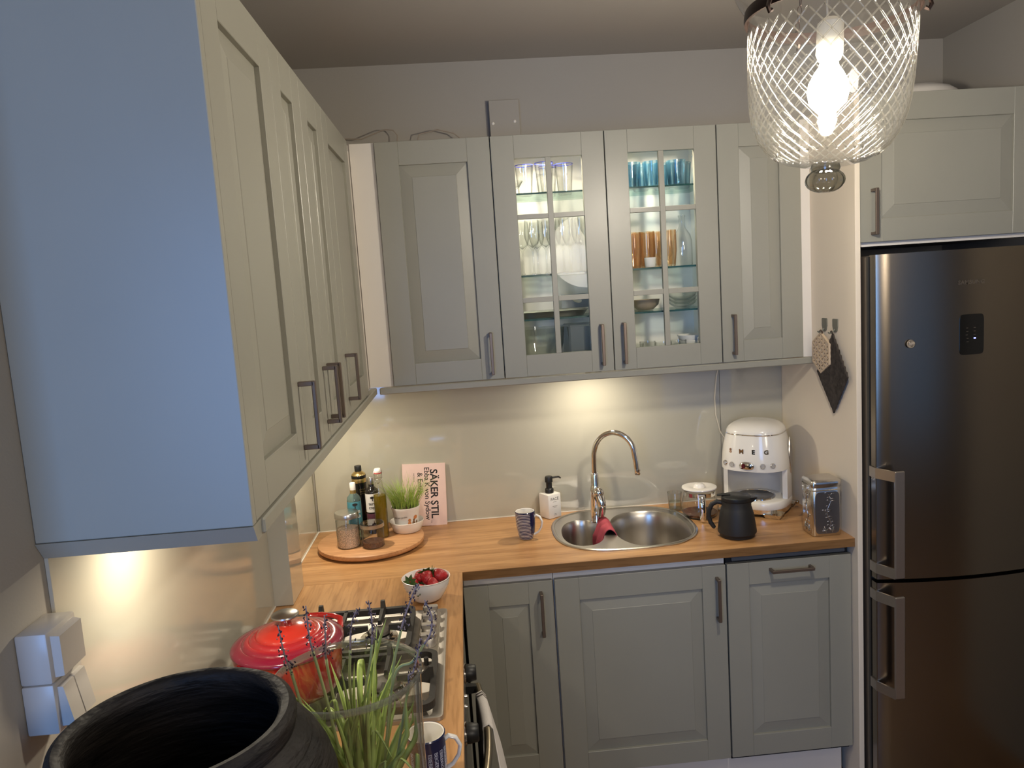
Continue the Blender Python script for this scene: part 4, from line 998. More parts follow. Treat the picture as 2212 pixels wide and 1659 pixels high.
obj('control_strip', loft([rr(.462, .518, -1.165, -.893, .008, Z0 + .0048), rr(.464, .516, -1.163, -.895, .008, Z0 + .008)]), STEEL, h, smooth=True, world=True)
for y in (-.925, -.982, -1.042, -1.103):
    bm = lathe([(0, 0), (.021, 0), (.0215, .003), (.019, .018), (.016, .021), (0, .021)], 28, c=(.491, y, Z0 + .0082))
    k = obj('knob', bm, STEEL_HOB, h, smooth=True, world=True)
    obj('grip', bx(.4700, .5120, y - .0085, y + .0085, Z0 + .026, Z0 + .0405, .003), STEEL_HOB, k, world=True)
ZG = Z0 + .042     # cooking height of the grates
for bx_, by_, br, nm in ((.355, -1.030, .030, 'rear right'), (.180, -1.030, .024, 'rear left'), (.400, -1.315, .036, 'front right'), (.185, -1.330, .030, 'front left')):
    b = obj('burner', lathe([(br + .022, .004), (br + .020, .010), (br + .008, .012), (br + .004, .018), (br - .004, .020), (0, .020)], 32, c=(bx_, by_, Z0)), CHROME, h, smooth=True, world=True)
    obj('burner_cap', lathe([(0, .0205), (br, .0205), (br + .001, .023), (br - .002, .028), (br - .006, .0292), (0, .0298)], 32, c=(bx_, by_, Z0)), IRON_CAP, b, smooth=True, world=True)
def grate(x0, x1, y0, y1, burners):
    bm = BM(); zt = ZG - .010
    n = 40
    ring_o, ring_i = rr(x0, x1, y0, y1, .03, 0), rr(x0 + .014, x1 - .014, y0 + .014, y1 - .014, .020, 0)
    sec = [[(p[0], p[1], zt - .017) for p in ring_o], [(p[0], p[1], zt) for p in ring_o], [(p[0], p[1], zt) for p in ring_i], [(p[0], p[1], zt - .017) for p in ring_i]]
    R = [[bm.verts.new(p) for p in s_] for s_ in sec]; m = len(R[0])
    for a_, b_ in zip(R, R[1:] + R[:1]):
        for i in range(m): bm.faces.new((a_[i], a_[(i + 1) % m], b_[(i + 1) % m], b_[i]))
    for (cx_, cy_) in burners:
        for (ex, ey) in ((cx_, y0 + .006), (cx_, y1 - .006), (x0 + .006 if cx_ < (x0 + x1) / 2 else (x0 + x1) / 2, cy_), (x1 - .006 if cx_ > (x0 + x1) / 2 else (x0 + x1) / 2, cy_)):
            d = Vector((cx_ - ex, cy_ - ey, 0)); L = d.length - .028
            if L < .02: continue
            d.normalize(); sd = Vector((-d.y, d.x, 0)); e_ = Vector((ex, ey, 0))
            sec = []
            for q, zz0, zz1, w_ in ((0, zt - .017, ZG + .015, .0085), (.010, zt - .014, ZG + .015, .008), (.026, zt - .010, ZG, .0068), (L, zt - .003, ZG, .0055)):
                c_ = e_ + d * q; sec.append([(c_.x - sd.x * w_, c_.y - sd.y * w_, zz0), (c_.x + sd.x * w_, c_.y + sd.y * w_, zz0), (c_.x + sd.x * w_ * .7, c_.y + sd.y * w_ * .7, zz1), (c_.x - sd.x * w_ * .7, c_.y - sd.y * w_ * .7, zz1)])
            loft(sec, bm)
    xm = (x0 + x1) / 2; box(bm, xm - .005, xm + .005, y0 + .008, y1 - .008, zt - .010, zt)
    for fx in (x0 + .03, x1 - .03):
        for fy in (y0 + .03, y1 - .03): lathe([(0, Z0 + .0052), (.006, Z0 + .0052), (.006, zt - .008), (0, zt - .008)], 10, bm, (fx, fy, 0))
    return bm
obj('grate', grate(.052, .448, -1.158, -.889, ((.355, -1.030), (.180, -1.030))), IRON, h, world=True)
obj('grate', grate(.052, .520, -1.440, -1.175, ((.400, -1.315), (.185, -1.330))), IRON, h, world=True)

PX, PY = .191, -1.327
t = thing('casserole', 'round red enamelled casserole with a lid and steel knob on the hob', 'casserole', (PX, PY, ZG + .0006))
obj('pot', lathe([(0, .0), (.098, .0), (.107, .004), (.113, .016), (.1205, .090), (.1215, .104), (.117, .106), (.113, .100), (.106, .012), (0, .008)], 64), OMBREP, t, smooth=True)
obj('lid', lathe([(.112, .100), (.1225, .105), (.1255, .108), (.1258, .112), (.1225, .1165), (.112, .1195), (.104, .1210), (.1005, .1205), (.0975, .1250), (.0925, .1272), (.086, .1280), (.0830, .1276), (.0805, .1322), (.0755, .1344), (.0705, .1350), (.0680, .1346), (.0655, .1395), (.058, .1430), (.042, .1485), (.022, .1525), (.013, .1530)], 64), OMBRE, t, smooth=True)
obj('knob', lathe([(0, .180), (.026, .1795), (.0305, .1770), (.0315, .1735), (.028, .1705), (.014, .1690), (.0135, .1690)], 40), LIDSTEEL, t, smooth=True)
obj('knob_stem', lathe([(.017, .152), (.0125, .158), (.0105, .165), (.0135, .1695)], 28), OMBRE, t, smooth=True)
for aa in (1.15, 1.15 + PI):
    ca, sa = math.cos(aa), math.sin(aa); P_ = []
    for q, w_ in ((.108, -.058), (.128, -.055), (.148, -.043), (.157, -.018), (.157, .018), (.148, .043), (.128, .055), (.108, .058)): P_.append((ca * q - sa * w_, sa * q + ca * w_, .093 + .012 * (q > .14)))
    obj('loop_handle', tube(P_, .0075, 10, flat=.75), pm('red_enamel_%d' % (aa > 2), (.42, .02, .018), .18, coat=.5), t, smooth=True)

t = thing('oven', 'built-in steel oven under the hob with black knobs', 'oven', (.3, -1.175, .2))
obj('body', bx(.02, .558, -1.472, -.878, .28, .868), DARKVOID, t, world=True)
obj('control_panel', bx(.5585, .5765, -1.472, -.878, .745, .872, .002), pm('oven_steel', (.30, .29, .27), .25, metal=1.), t, world=True)
d = obj('door', bx(.5585, .5745, -1.472, -.878, .29, .742, .002), BLACKGLOSS, t, world=True)
for y in (-1.04, -1.326):
    k = obj('knob', mapbm(lathe([(0, .0), (.0225, 0), (.0235, .004), (.0235, .012), (.0205, .030), (.0180, .032), (0, .032)], 28), lambda x, yy, z: (.577 + z, y + x, .802 + yy)), BLACK, t, smooth=True, world=True)
    obj('skirt', mapbm(lathe([(.0245, 0), (.0265, .0), (.0265, .004), (.0245, .004)], 28), lambda x, yy, z: (.5768 + z, y + x, .802 + yy)), CHROME, k, smooth=True, world=True)
for y in (-1.155, -1.205): obj('button', mapbm(lathe([(0, .007), (.004, .006), (.005, 0)], 14), lambda x, yy, z: (.5768 + z, y + x, .800 + yy)), CHROME, t, smooth=True, world=True)
hp = [(.608 + .022 * math.sin(PI * i / 16), -.925 - .50 * i / 16, .70) for i in range(17)]
hd = obj('handle', tube(hp, .0105, 14), pm('oven_handle', (.34, .29, .21), .3, metal=1.), d, smooth=True, world=True)
for y in (-.935, -1.415): obj('bracket', loft([[(.5748, y - .012, .688), (.5748, y + .012, .688), (.5748, y + .012, .712), (.5748, y - .012, .712)], [(.606, y - .008, .690), (.606, y + .008, .690), (.606, y + .008, .709), (.606, y - .008, .709)]]), BLACK, hd, world=True)
# towel over the handle
def towel_pt(y, v):
    s_ = min(1, max(0, (-.925 - y) / .50)); xh = .608 + .022 * math.sin(PI * s_); R_ = .0135
    L = -.34 + v * (.34 + PI * R_ + .42)
    wv_ = .004 * math.sin(y * 60) + .003 * math.sin(y * 31 + 2)
    if L < 0: return Vector((xh - R_ + .3 * wv_ * min(1, -L / .1) + .004 * (L / .34), y, .70 + L))
    if L < PI * R_: a_ = PI - L / R_; return Vector((xh + R_ * math.cos(a_), y, .70 + R_ * math.sin(a_)))
    q = L - PI * R_; return Vector((xh + R_ + (.045 * min(1, q / .25) + wv_ * 1.4 * min(1, q / .1)), y - q * (.05 + 1.1 * min(1, max(0, (-.976 - y) / .174))), .70 - q))
def towel_strip(y0, y1, ny, nv=44, off=0.):
    bm = BM(); g_ = [[bm.verts.new(towel_pt(y0 + (y1 - y0) * i / ny, j / nv) ) for j in range(nv + 1)] for i in range(ny + 1)]
    for i in range(ny):
        for j in range(nv): bm.faces.new((g_[i][j], g_[i + 1][j], g_[i + 1][j + 1], g_[i][j + 1]))
    return bm
tw = thing('tea_towel', 'white tea towel with two dark stripes hanging over the oven handle', 'towel', (.62, -1.06, .70))
for nm, ya, yb, mt in (('cloth', -1.002, -1.150, TOWEL), ('stripe', -.9945, -1.002, TOWELS), ('hem', -.9885, -.9945, TOWEL), ('stripe', -.9815, -.9885, TOWELS), ('hem', -.976, -.9815, TOWEL)):
    o = obj(nm, towel_strip(ya, yb, 14 if nm == 'cloth' else 1), mt, tw, smooth='all', world=True); md = o.modifiers.new('t', 'SOLIDIFY'); md.thickness = .0022; md.offset = 0

# ------------------------------------------------------------------ foreground: urn, vase with grape hyacinths
t = thing('urn', 'big black earthenware urn with a thick rim at the bottom left', 'urn', (.263, -2.130, ZW + .0006))
up = [(0, .001), (.10, .001), (.108, .006), (.135, .08), (.160, .16), (.178, .24), (.184, .29), (.182, .33), (.176, .352), (.1745, .354), (.1735, .3575), (.1665, .3715), (.158, .3835), (.1555, .3845), (.1545, .3875), (.147, .3945), (.1390, .3985), (.1365, .4025), (.1385, .409), (.1400, .419), (.1375, .4265), (.131, .4305), (.1235, .4290), (.1185, .423), (.1180, .414), (.121, .40), (.150, .36), (.166, .30), (.16, .22), (.13, .10), (.10, .02), (0, .015)]
o = obj('urn_body', lathe(up, 80), URN, t, smooth=True)
VX, VY, VR = .4195, -1.861, .1165
t = thing('glass_vase', 'tall clear glass cylinder vase on the left worktop', 'vase', (VX, VY, ZW + .0006))
bm = lathe([(0, .0), (VR - .006, .0), (VR - .001, .004), (VR - .003, .06), (VR - .005, .16), (VR - .004, .26), (VR - .001, .325), (VR + .0012, .333)], 72)
lathe([(0, .012), (VR - .010, .013), (VR - .008, .06), (VR - .0095, .16), (VR - .008, .26), (VR - .005, .325)], 72, bm)
obj('wall', bm, VASE, t, smooth=True)
obj('lip', lathe([(VR - .005, .325), (VR - .0052, .3325), (VR - .002, .3365), (VR + .0012, .3350), (VR + .0016, .3310), (VR - .001, .325)], 72), thin_glass('vase_lip', (.78, .80, .74), (.30, .32, .28), 2.2, .01, .22, (.42, .43, .38)), t, smooth=True)
# eight grape hyacinths, spike tip to stem foot
FL = {1: [(.329, 1.351), (.3334, 1.3064), (.3405, 1.2782), (.3534, 1.2061)], 2: [(.3707, 1.3743), (.3715, 1.3217), (.3783, 1.2787), (.3872, 1.2242)],
      3: [(.3904, 1.3431), (.3884, 1.3011), (.3872, 1.2564)], 4: [(.4426, 1.3497), (.4314, 1.3244), (.4248, 1.2741), (.42, 1.2209)],
      5: [(.4643, 1.3697), (.4668, 1.3295), (.4604, 1.2791), (.4435, 1.2011)], 6: [(.5409, 1.3784), (.5317, 1.3634), (.5145, 1.3249), (.501, 1.2836), (.4889, 1.2355)],
      7: [(.5508, 1.3638), (.5596, 1.3355), (.5555, 1.3082), (.5418, 1.2882), (.5237, 1.2643), (.4935, 1.2415)], 8: [(.5403, 1.3076), (.5327, 1.2763), (.5248, 1.2534), (.5113, 1.2115)]}
FLAB = {1: 'grape hyacinth leaning left in front of the casserole lid knob', 2: 'tallest left grape hyacinth, its spike above the casserole rim', 3: 'grape hyacinth with a bent blunt spike in front of the red lid',
        4: 'grape hyacinth with a hooked tip beside the casserole', 5: 'upright grape hyacinth in front of the round burner cap', 6: 'grape hyacinth leaning right, its tip in front of the berry bowl',
        7: 'crooked grape hyacinth at the right in front of the hob knobs', 8: 'short grape hyacinth spike at the right rim of the vase'}
def leaf_bm(P, w):
    bm = BM(); P = [Vector(p) for p in P]; n = len(P); prev = None
    tang = (P[-1] - P[0]).normalized(); sd = tang.cross(Vector((.3, -1, .1))); sd.normalize(); nn = sd.cross(tang)
    for i, p_ in enumerate(P):
        s_ = i / (n - 1); ww = w * (1 - .95 * max(0, (s_ - .55) / .45) ** 1.5)
        cu = [bm.verts.new(p_ - sd * ww), bm.verts.new(p_ - nn * ww * .55), bm.verts.new(p_ + sd * ww), bm.verts.new(p_ + nn * ww * .25)]
        if prev:
            for k in range(4): bm.faces.new((prev[k], prev[(k + 1) % 4], cu[(k + 1) % 4], cu[k]))
        prev = cu
    return bm
def inside(p, z):
    """keep a point inside the vase wall while it is below the lip"""
    d = Vector((p[0] - VX, p[1] - VY)); lim = VR - .016
    if z < 1.252 and d.length > lim: d = d.normalized() * lim
    return (VX + d.x, VY + d.y, z)
rnd = random.Random(21)
def spline(P, n):
    P = [Vector(p) for p in P]; out = []
    Q = [P[0] * 2 - P[1]] + P + [P[-1] * 2 - P[-2]]
    for i in range(len(P) - 1):
        for k in range(n):
            t_ = k / n; a_, b_, c_, d_ = Q[i:i + 4]
            out.append(.5 * ((2 * b_) + (c_ - a_) * t_ + (2 * a_ - 5 * b_ + 4 * c_ - d_) * t_ ** 2 + (3 * b_ - a_ - 3 * c_ + d_) * t_ ** 3))
    return out + [P[-1]]
for k, L in FL.items():
    yv = VY + (-.03, -.02, .012, .01, -.01, .02, -.012, -.025)[k - 1]
    fx = VX + (L[-1][0] - VX) * .35 + rnd.uniform(-.015, .015); fy = VY + rnd.uniform(-.035, .035)
    t = thing('grape_hyacinth', FLAB[k], 'flower', (fx, fy, ZW + .016), 0, 'grape hyacinths in the glass vase')
    path = [(x, yv, z) for x, z in L][::-1]
    mid = ((fx + L[-1][0]) / 2, (fy + yv) / 2, (ZW + .016 + L[-1][1]) / 2)
    path = spline([inside((fx, fy), ZW + .017), inside(mid, mid[2])] + path, 6)
    path = [inside((p.x, p.y), p.z) for p in path]
    n = len(path); cut = int(n - 6 * (len(L) - 1) * .98)
    zt = path[-1][2]; ks = [i for i, p in enumerate(path) if p[2] > zt - .075][0]
    ks = min(ks, n - 8) if k in (7,) else ks
    obj('stem', tube(path[:ks + 1], [.0024] * (ks + 1), 6), STEMM, t, smooth='all', world=True)
    obj('spike', tube(path[ks:], [.0019 * (1 - .5 * i / (n - ks)) for i in range(n - ks)], 5), SPIKE, t, smooth='all', world=True)
    bm = BM(); bm2 = BM()
    for j in range(46):
        q = rnd.random(); i = ks + q * (n - 1 - ks); i0_ = int(min(i, n - 2)); p_ = Vector(path[i0_]).lerp(Vector(path[i0_ + 1]), i - i0_)
        a_ = rnd.uniform(0, 2 * PI); rad = rnd.uniform(.003, .0115) * (1.15 - .75 * q); drop = rnd.uniform(.001, .006) * (1 - q)
        c_ = p_ + Vector((rad * math.cos(a_), rad * math.sin(a_), -drop)); sz = rnd.uniform(.0008, .0014)
        tgt = bm if rnd.random() > .35 else bm2
        m4 = Matrix.Translation(c_) @ Matrix.Rotation(rnd.uniform(-.7, .7), 4, 'Y') @ Matrix.Diagonal((sz, sz, sz * 2.0, 1))
        bmesh.ops.create_icosphere(tgt, subdivisions=1, radius=1, matrix=m4)
        if j % 3 == 0: tube([p_, c_], .0004, 3, tgt)
    tag(obj('florets', bm, FLORET, t, smooth='all', world=True), kind='stuff')
    tag(obj('faded_florets', bm2, SPIKE, t, smooth='all', world=True), kind='stuff')
    for j in range(9):
        a_ = rnd.uniform(0, 2 * PI); out_ = rnd.uniform(.02, .125); bx0, by0 = fx + rnd.uniform(-.025, .025), fy + rnd.uniform(-.025, .025)
        tx, ty = VX + out_ * math.cos(a_) * 1.05 + (.02 if k > 4 else -.01), VY + out_ * math.sin(a_); hz = rnd.choice((rnd.uniform(.12, .26), rnd.uniform(.24, .36))); w_ = rnd.uniform(.0030, .0062)
        arch = rnd.random() < .3
        P_ = [(bx0, by0, ZW + .016), (bx0 + (tx - bx0) * .3, by0 + (ty - by0) * .3, ZW + .016 + hz * .4), (bx0 + (tx - bx0) * .7, by0 + (ty - by0) * .7, ZW + .016 + hz * .8), (tx, ty, ZW + .016 + hz)]
        if arch: P_[3] = (tx, ty, ZW + .016 + hz * .88); P_.append((tx + .03 * math.cos(a_), ty + .03 * math.sin(a_), ZW + .016 + hz * .72))
        P_ = [inside((p[0], p[1]), p[2]) for p in spline(P_, 4)]
        obj('leaf', leaf_bm(P_, w_), LEAF, t, smooth='all', world=True)

# ------------------------------------------------------------------ wall things
t = thing('wall_switch', 'white surface-mounted double light switch below the socket', 'switch', (.0, -1.945, 1.298))
obj('housing', bx(.0006, .044, -1.985, -1.905, 1.2625, 1.3345, .003, 2), SWITCH, t, smooth=True, world=True)
for (a, b) in ((-1.9765, -1.9455), (-1.9450, -1.9140)):
    obj('rocker', loft([[(.0442, a, 1.270), (.0442, b, 1.270), (.0442, b, 1.328), (.0442, a, 1.328)], [(.0615, a + .001, 1.2705), (.0615, b - .001, 1.2705), (.0515, b - .001, 1.327), (.0515, a + .001, 1.327)]]), SWITCH, t, world=True)
t = thing('wall_socket', 'white wall socket with a closed flap above the double switch', 'socket', (.0, -1.945, 1.372))
obj('housing', bx(.0006, .044, -1.985, -1.905, 1.3352, 1.409, .004, 2), SWITCH, t, smooth=True, world=True)
obj('flap', loft([[(.0442, -1.977, 1.342), (.0442, -1.913, 1.342), (.0442, -1.913, 1.402), (.0442, -1.977, 1.402)], [(.056, -1.975, 1.343), (.056, -1.915, 1.343), (.056, -1.915, 1.400), (.056, -1.975, 1.400)]]), SWITCH, t, world=True)
t = thing('junction_cover', 'wall-coloured cover plate with two screws above the glass cabinet', 'cover', (.857, -.015, 2.37))
obj('plate', bx(.799, .913, -.030, -.0006, 2.363, 2.541, .0015), WALL, t, world=True)
for (x, z) in ((.811, 2.456), (.894, 2.4600)): obj('screw', mapbm(lathe([(0, .004), (.004, .0035), (.0058, .0015), (.006, 0)], 16), lambda a, b, c_: (x + a, -.0302 - c_, z + b)), SILIC, t, smooth=True, world=True)
WIRE = pm('loose_wire', (.30, .25, .20), .6)
tag(obj('loose_cable', tube([(.24, -.05, 2.424), (.2717, -.05, 2.4241), (.3143, -.05, 2.420), (.36, -.05, 2.436), (.4026, -.05, 2.4508), (.4349, -.05, 2.447), (.4489, -.05, 2.4283), (.4471, -.05, 2.4065), (.446, -.06, 2.362)], .0022, 6), WIRE, smooth=True), 'thin loose cable on top of the corner wall cabinet, at the left', 'cable')
tag(obj('loose_cable', tube([(.521, -.06, 2.362), (.5227, -.05, 2.4026), (.5299, -.05, 2.4275), (.565, -.05, 2.433), (.6002, -.05, 2.4406), (.635, -.05, 2.431), (.6596, -.05, 2.4241), (.6809, -.05, 2.4061), (.70, -.06, 2.362)], .0022, 6), WIRE, smooth=True), 'arched loose cable on the wall cabinet near the cover plate', 'cable')
t = thing('serving_dish', 'shallow white dish lying upside down on the fridge cabinet', 'dish', (2.290, -.30, 2.3735))
obj('dish', lathe([(.170, .0), (.172, .004), (.165, .014), (.145, .040), (.125, .056), (.105, .062), (.098, .066), (.090, .062), (0, .062)], 60), PORC, t, smooth=True)

for y, lab, hm in ((-.3875, 'grey adhesive hook on the cream side panel holding the beige trivet', 0), (-.4652, 'grey adhesive hook nearer the fridge holding the dark crocheted pot holder', 1)):
    t = thing('wall_hook', lab, 'hook', (1.92, y, 1.634))
    pts = [(-.018, 1.655), (-.015, 1.6575), (.015, 1.6575), (.018, 1.655), (.018, 1.632), (.012, 1.616), (.004, 1.611), (-.004, 1.611), (-.012, 1.616), (-.018, 1.632)]
    obj('plate', mapbm(prism(pts, 0, .0035), lambda a, b, c_: (1.9195 - c_, y + a, b)), HOOK, t, world=True)
    obj('prong', tube([(1.9158, y, 1.622), (1.906, y, 1.6105), (1.897, y, 1.6085), (1.892, y, 1.613)], .0026, 8), HOOK, t, smooth=True, world=True)
# hexagonal lattice trivet
t = thing('trivet', 'beige hexagonal felt lattice trivet hanging from the left hook', 'trivet', (1.906, -.388, 1.6085))
cy_, cz_ = -.3875, 1.5350; HR = .0690
hexp = [(HR * math.cos(PI / 2 + PI / 3 * i), HR * math.sin(PI / 2 + PI / 3 * i)) for i in range(6)]
TX = lambda a, b, c_: (1.9095 - c_, cy_ + a, cz_ + b)
bm = BM(); th = .009
tri = lambda p, q, r_: [(p[0] * .78 + (q[0] + r_[0]) * .11, p[1] * .78 + (q[1] + r_[1]) * .11), (q[0] * .78 + (p[0] + r_[0]) * .11, q[1] * .78 + (p[1] + r_[1]) * .11), (r_[0] * .78 + (q[0] + p[0]) * .11, r_[1] * .78 + (q[1] + p[1]) * .11)]
holes = []; e1 = (HR / 3 * math.cos(PI / 6), HR / 3 * math.sin(PI / 6)); e2 = (0, HR / 3)
for i in range(-3, 4):
    for j in range(-3, 4):
        P0 = (i * e1[0] + j * e2[0], i * e1[1] + j * e2[1]); P1 = (P0[0] + e1[0], P0[1] + e1[1]); P2 = (P0[0] + e2[0], P0[1] + e2[1]); P3 = (P1[0] - e2[0], P1[1] - e2[1])
        for T3 in ((P0, P1, P2), (P0, P1, P3)):
            cxx = sum(p[0] for p in T3) / 3; cyy = sum(p[1] for p in T3) / 3
            if all(cxx * math.cos(PI / 3 * q) + cyy * math.sin(PI / 3 * q) < HR * .866 - .004 for q in range(6)): holes.append(tri(*T3))
out_h = [(p[0] * 1.06, p[1] * 1.06) for p in hexp]
obj('lattice', mapbm(plate(out_h, holes, 0, th), TX), FELT, t, world=True)
obj('loop', tube([(1.905, -.392, 1.602), (1.9035, -.400, 1.6105), (1.9035, -.3875, 1.6165), (1.9035, -.375, 1.6105), (1.905, -.383, 1.602)], .0022, 6), pm('brown_loop', (.09, .055, .04), .8), t, smooth=True, world=True)
# crocheted pot holder: a square hung by one corner
t = thing('pot_holder', 'dark crocheted square pot holder hanging by one corner on the cream panel', 'pot holder', (1.914, -.464, 1.6135))
bm = BM(); n = 30; S_ = .196; g_ = []
yc, zt = -.4635, 1.6075
for i in range(n + 1):
    row = []
    for j in range(n + 1):
        u, v = i / n, j / n
        a_ = (u - v) * S_ / math.sqrt(2) * .80; b_ = (u + v) * S_ / math.sqrt(2)
        sc = .0028 * (math.sin(v * 50) if i in (0, n) else 0) + .0028 * (math.sin(u * 50) if j in (0, n) else 0)
        row.append(bm.verts.new((1.9105 - .006 * abs(u - v) - .0016 * math.sin(u * 44) * math.sin(v * 44), yc + a_ * (1 + sc * 8), zt - b_ + sc)))
    g_.append(row)
for i in range(n):
    for j in range(n): bm.faces.new((g_[i][j], g_[i + 1][j], g_[i + 1][j + 1], g_[i][j + 1]))
o = obj('crochet', bm, MITT, t, smooth='all', world=True); md = o.modifiers.new('t', 'SOLIDIFY'); md.thickness = .005; md.offset = 0
obj('loop', tube([(1.909, -.462, 1.606), (1.9035, -.470, 1.613), (1.9035, -.4652, 1.6175), (1.9035, -.458, 1.613), (1.909, -.465, 1.606)], .002, 6), MITT, t, smooth=True, world=True)

# ------------------------------------------------------------------ glassware behind the glazed doors
def simple(name, label, cat, loc, prof, mat, group, rim=None, seg=28, extra=None):
    t = thing(name, label, cat, loc, 0, group)
    obj('bowl' if name == 'wine_glass' else 'glass', lathe(prof, seg), mat, t, smooth=True)
    if rim: obj('rim', lathe([(rim[0] - .001, rim[1] - .0015), (rim[0] + .0008, rim[1] - .001), (rim[0] + .0008, rim[1] + .001), (rim[0] - .001, rim[1] + .0012), (rim[0] - .001, rim[1] - .0015)], seg), BLUERIM, t, smooth=True)
    return t
def dup(root, loc, label):
    c_ = copy_tree(root); c_.matrix_basis = Matrix.Translation(loc); c_.location = loc; c_['label'] = label; return c_
ZS = [z + .0006 for z in SHZ]
tum = simple('tumbler', 'clear tumbler with a blue rim, leftmost on the top shelf', 'glass', (.907, -.14, ZS[0]), [(0, .001), (.023, .001), (.025, .003), (.034, .112), (.033, .112), (.024, .008), (0, .007)], GLASSW, 'blue-rimmed tumblers on the top shelf', rim=(.0338, .112))
for x, y, l in ((.977, -.175, 'clear blue-rimmed tumbler, front one of the middle pair'), (1.000, -.085, 'clear blue-rimmed tumbler, rear one of the middle pair'), (1.058, -.12, 'clear tumbler with a blue rim, rightmost behind the left glazed door')): dup(tum, (x, y, ZS[0]), l)
simple('dessert_glass', 'low footed dessert glass on the top shelf at the left', 'glass', (.862, -.19, ZS[0]), [(0, .001), (.026, .001), (.026, .003), (.005, .008), (.005, .020), (.02, .028), (.034, .050), (.033, .050), (.018, .031), (0, .027)], GLASSW, None)
WG = [(0, .0005), (.030, .0005), (.030, .002), (.008, .005), (.0036, .012), (.0034, .085), (.006, .094), (.021, .112), (.0285, .138), (.028, .170), (.025, .200), (.0243, .200), (.027, .170), (.0275, .138), (.020, .114), (0, .098)]
wg = simple('wine_glass', 'stemmed wine glass, first from the left on the middle shelf', 'glass', (.886, -.11, ZS[1]), WG, GLASSW, 'wine glasses on the middle shelf')
for i, (x, y) in enumerate(((.918, -.18), (.945, -.08), (.970, -.16), (1.008, -.10), (1.030, -.19), (1.066, -.12), (1.092, -.19), (1.128, -.11))):
    dup(wg, (x, y, ZS[1]), 'stemmed wine glass, %s from the left on the middle shelf' % ('second', 'third', 'fourth', 'fifth', 'sixth', 'seventh', 'eighth', 'ninth')[i])
BT = [(0, .001), (.026, .001), (.029, .004), (.0365, .096), (.0355, .096), (.028, .010), (0, .009)]
bt = simple('blue_tumbler', 'blue striped tumbler, leftmost on the top shelf of the right half', 'glass', (1.300, -.16, ZS[0]), BT, BLUEG, 'blue tumblers on the top shelf')
for x, y, l in ((1.352, -.09, 'blue striped tumbler, second from the left, set back'), (1.378, -.17, 'blue striped tumbler, front one left of the muntin'), (1.432, -.10, 'blue striped tumbler half hidden behind the muntin'), (1.468, -.165, 'blue striped tumbler, front one at the right'), (1.508, -.10, 'blue striped tumbler, rightmost and set back')): dup(bt, (x, y, ZS[0]), l)
AT = [(0, .001), (.022, .001), (.024, .003), (.030, .060), (.029, .134), (.028, .134), (.029, .060), (.023, .008), (0, .008)]
at = simple('amber_glass', 'amber glass, leftmost on the middle shelf of the right half', 'glass', (1.300, -.15, ZS[1]), AT, AMBERG, 'amber glasses on the middle shelf')
for x, y, l in ((1.333, -.08, 'amber glass at the back left'), (1.352, -.15, 'amber glass behind the white tealight holder'), (1.398, -.11, 'amber glass beside the muntin'), (1.428, -.17, 'amber glass nearest the bottle')): dup(at, (x, y, ZS[1]), l + ' of the amber group')
simple('tealight_holder', 'small white tealight holder in front of the amber glasses', 'candle holder', (1.345, -.215, ZS[1]), [(0, .001), (.017, .001), (.019, .003), (.022, .036), (.020, .036), (.017, .01), (0, .01)], PORC, None)
simple('carafe', 'clear glass bottle with a narrow neck on the middle shelf', 'bottle', (1.487, -.15, ZS[1]), [(0, .001), (.034, .001), (.036, .004), (.036, .090), (.030, .115), (.013, .140), (.0105, .150), (.0105, .178), (.013, .181), (.013, .188)], GLASSW, None)
simple('water_glass', 'stemless clear glass between the muntin and the bottle', 'glass', (1.438, -.08, ZS[1]), [(0, .001), (.024, .001), (.028, .01), (.031, .05), (.027, .10), (.0262, .10), (.030, .05), (0, .008)], GLASSW, None)
# lower shelves
t = thing('oval_dish', 'pale brown bowl on the lowest glass shelf, right half', 'bowl', (1.335, -.15, ZS[2]))
obj('bowl', lathe([(0, .001), (.028, .001), (.050, .020), (.055, .040), (.053, .040), (.046, .020), (.0, .008)], 36), pm('stoneware', (.34, .27, .19), .4), t, smooth=True)
for i in range(3): simple('glass_bowl', ('bottom', 'middle', 'top')[i] + ' one of three stacked small glass bowls', 'bowl', (1.478, -.15, ZS[2] + .0135 * i), [(0, .001), (.025, .001), (.05, .018), (.056, .030), (.055, .030), (.048, .018), (.02, .004), (0, .004)], GLASSW, 'stacked small glass bowls')
t = thing('serving_tray', 'steel serving tray on the lowest glass shelf, left half', 'tray', (.97, -.14, ZS[2]))
obj('tray', loft([[(x, y, z) for x, y in superell(0, 0, a_, b_, 4, 40)] for a_, b_, z in ((.125, .08, .001), (.14, .095, .020), (.145, .10, .022), (.142, .097, .0235), (.136, .091, .021), (.122, .077, .004))]), LIDSTEEL, t, smooth=True)
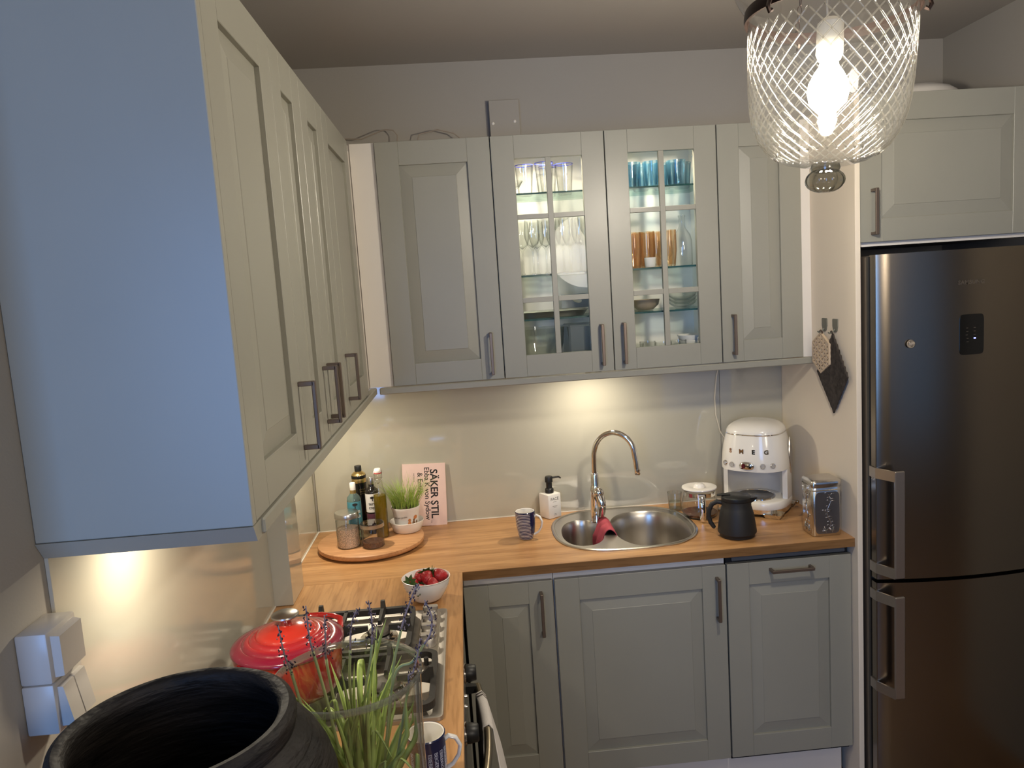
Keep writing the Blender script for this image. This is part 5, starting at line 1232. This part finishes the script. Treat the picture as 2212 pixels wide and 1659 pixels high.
t = thing('cutting_board', 'dark glass board with an oval hole on the lowest shelf, behind the left door', 'board', (1.085, -.09, ZS[2] + .026))
o = obj('board', mapbm(plate([(-.06, 0), (.06, 0), (.06, .052), (-.06, .052)], [superell(.0, .030, .020, .011, 2, 24, -.4)], -.003, .003), lambda x, y, z: (x, z, y)), pm('board_blue_grey', (.20, .25, .29), .2), t)
ZF = ZB + .0168
t = thing('mixing_bowl', 'large clear glass bowl at the bottom left of the glazed cabinet', 'bowl', (.925, -.14, ZF))
obj('bowl', lathe([(0, .001), (.05, .001), (.075, .03), (.092, .09), (.098, .150), (.096, .150), (.09, .09), (.072, .032), (0, .006)], 48), thin_glass('mixing_bowl_glass', (.94, .95, .93), (.40, .42, .38), 1.3), t, smooth=True)
t = thing('storage_box', 'blue-grey translucent box at the bottom of the left half', 'box', (1.09, -.14, ZF))
obj('box', bx(-.062, .062, -.09, .09, .0, .155, .006), thin_glass('box_blue_grey', (.84, .88, .90), (.5, .56, .6), 1., .05, .45, (.46, .52, .54)), t)
for i, (x, y) in enumerate(((1.282, -.19), (1.345, -.12), (1.385, -.20))):
    simple('short_glass', 'short clear glass, %s at the bottom of the right half' % ('leftmost', 'middle one', 'third one')[i], 'glass', (x, y, ZF), [(0, .001), (.026, .001), (.028, .003), (.031, .068), (.030, .068), (.027, .008), (0, .008)], GLASSW, 'short glasses at the cabinet bottom')
simple('ribbed_glass', 'ribbed clear glass left of the white bowls at the bottom', 'glass', (1.442, -.20, ZF), [(0, .001), (.026, .001)] + [(.027 + .0012 * (i % 2) + .0004 * i, .004 + .006 * i) for i in range(12)] + [(.030, .072), (.027, .01), (0, .009)], GLASSW, None)
for i in range(3): simple('cereal_bowl', ('lowest', 'middle', 'uppermost')[i] + ' of three stacked white bowls at the cabinet bottom', 'bowl', (1.506, -.16, ZF + .020 * i), [(0, .001), (.026, .001), (.044, .020), (.054, .046), (.0528, .0465), (.042, .021), (.02, .005), (0, .005)], PORC, 'stacked white bowls')
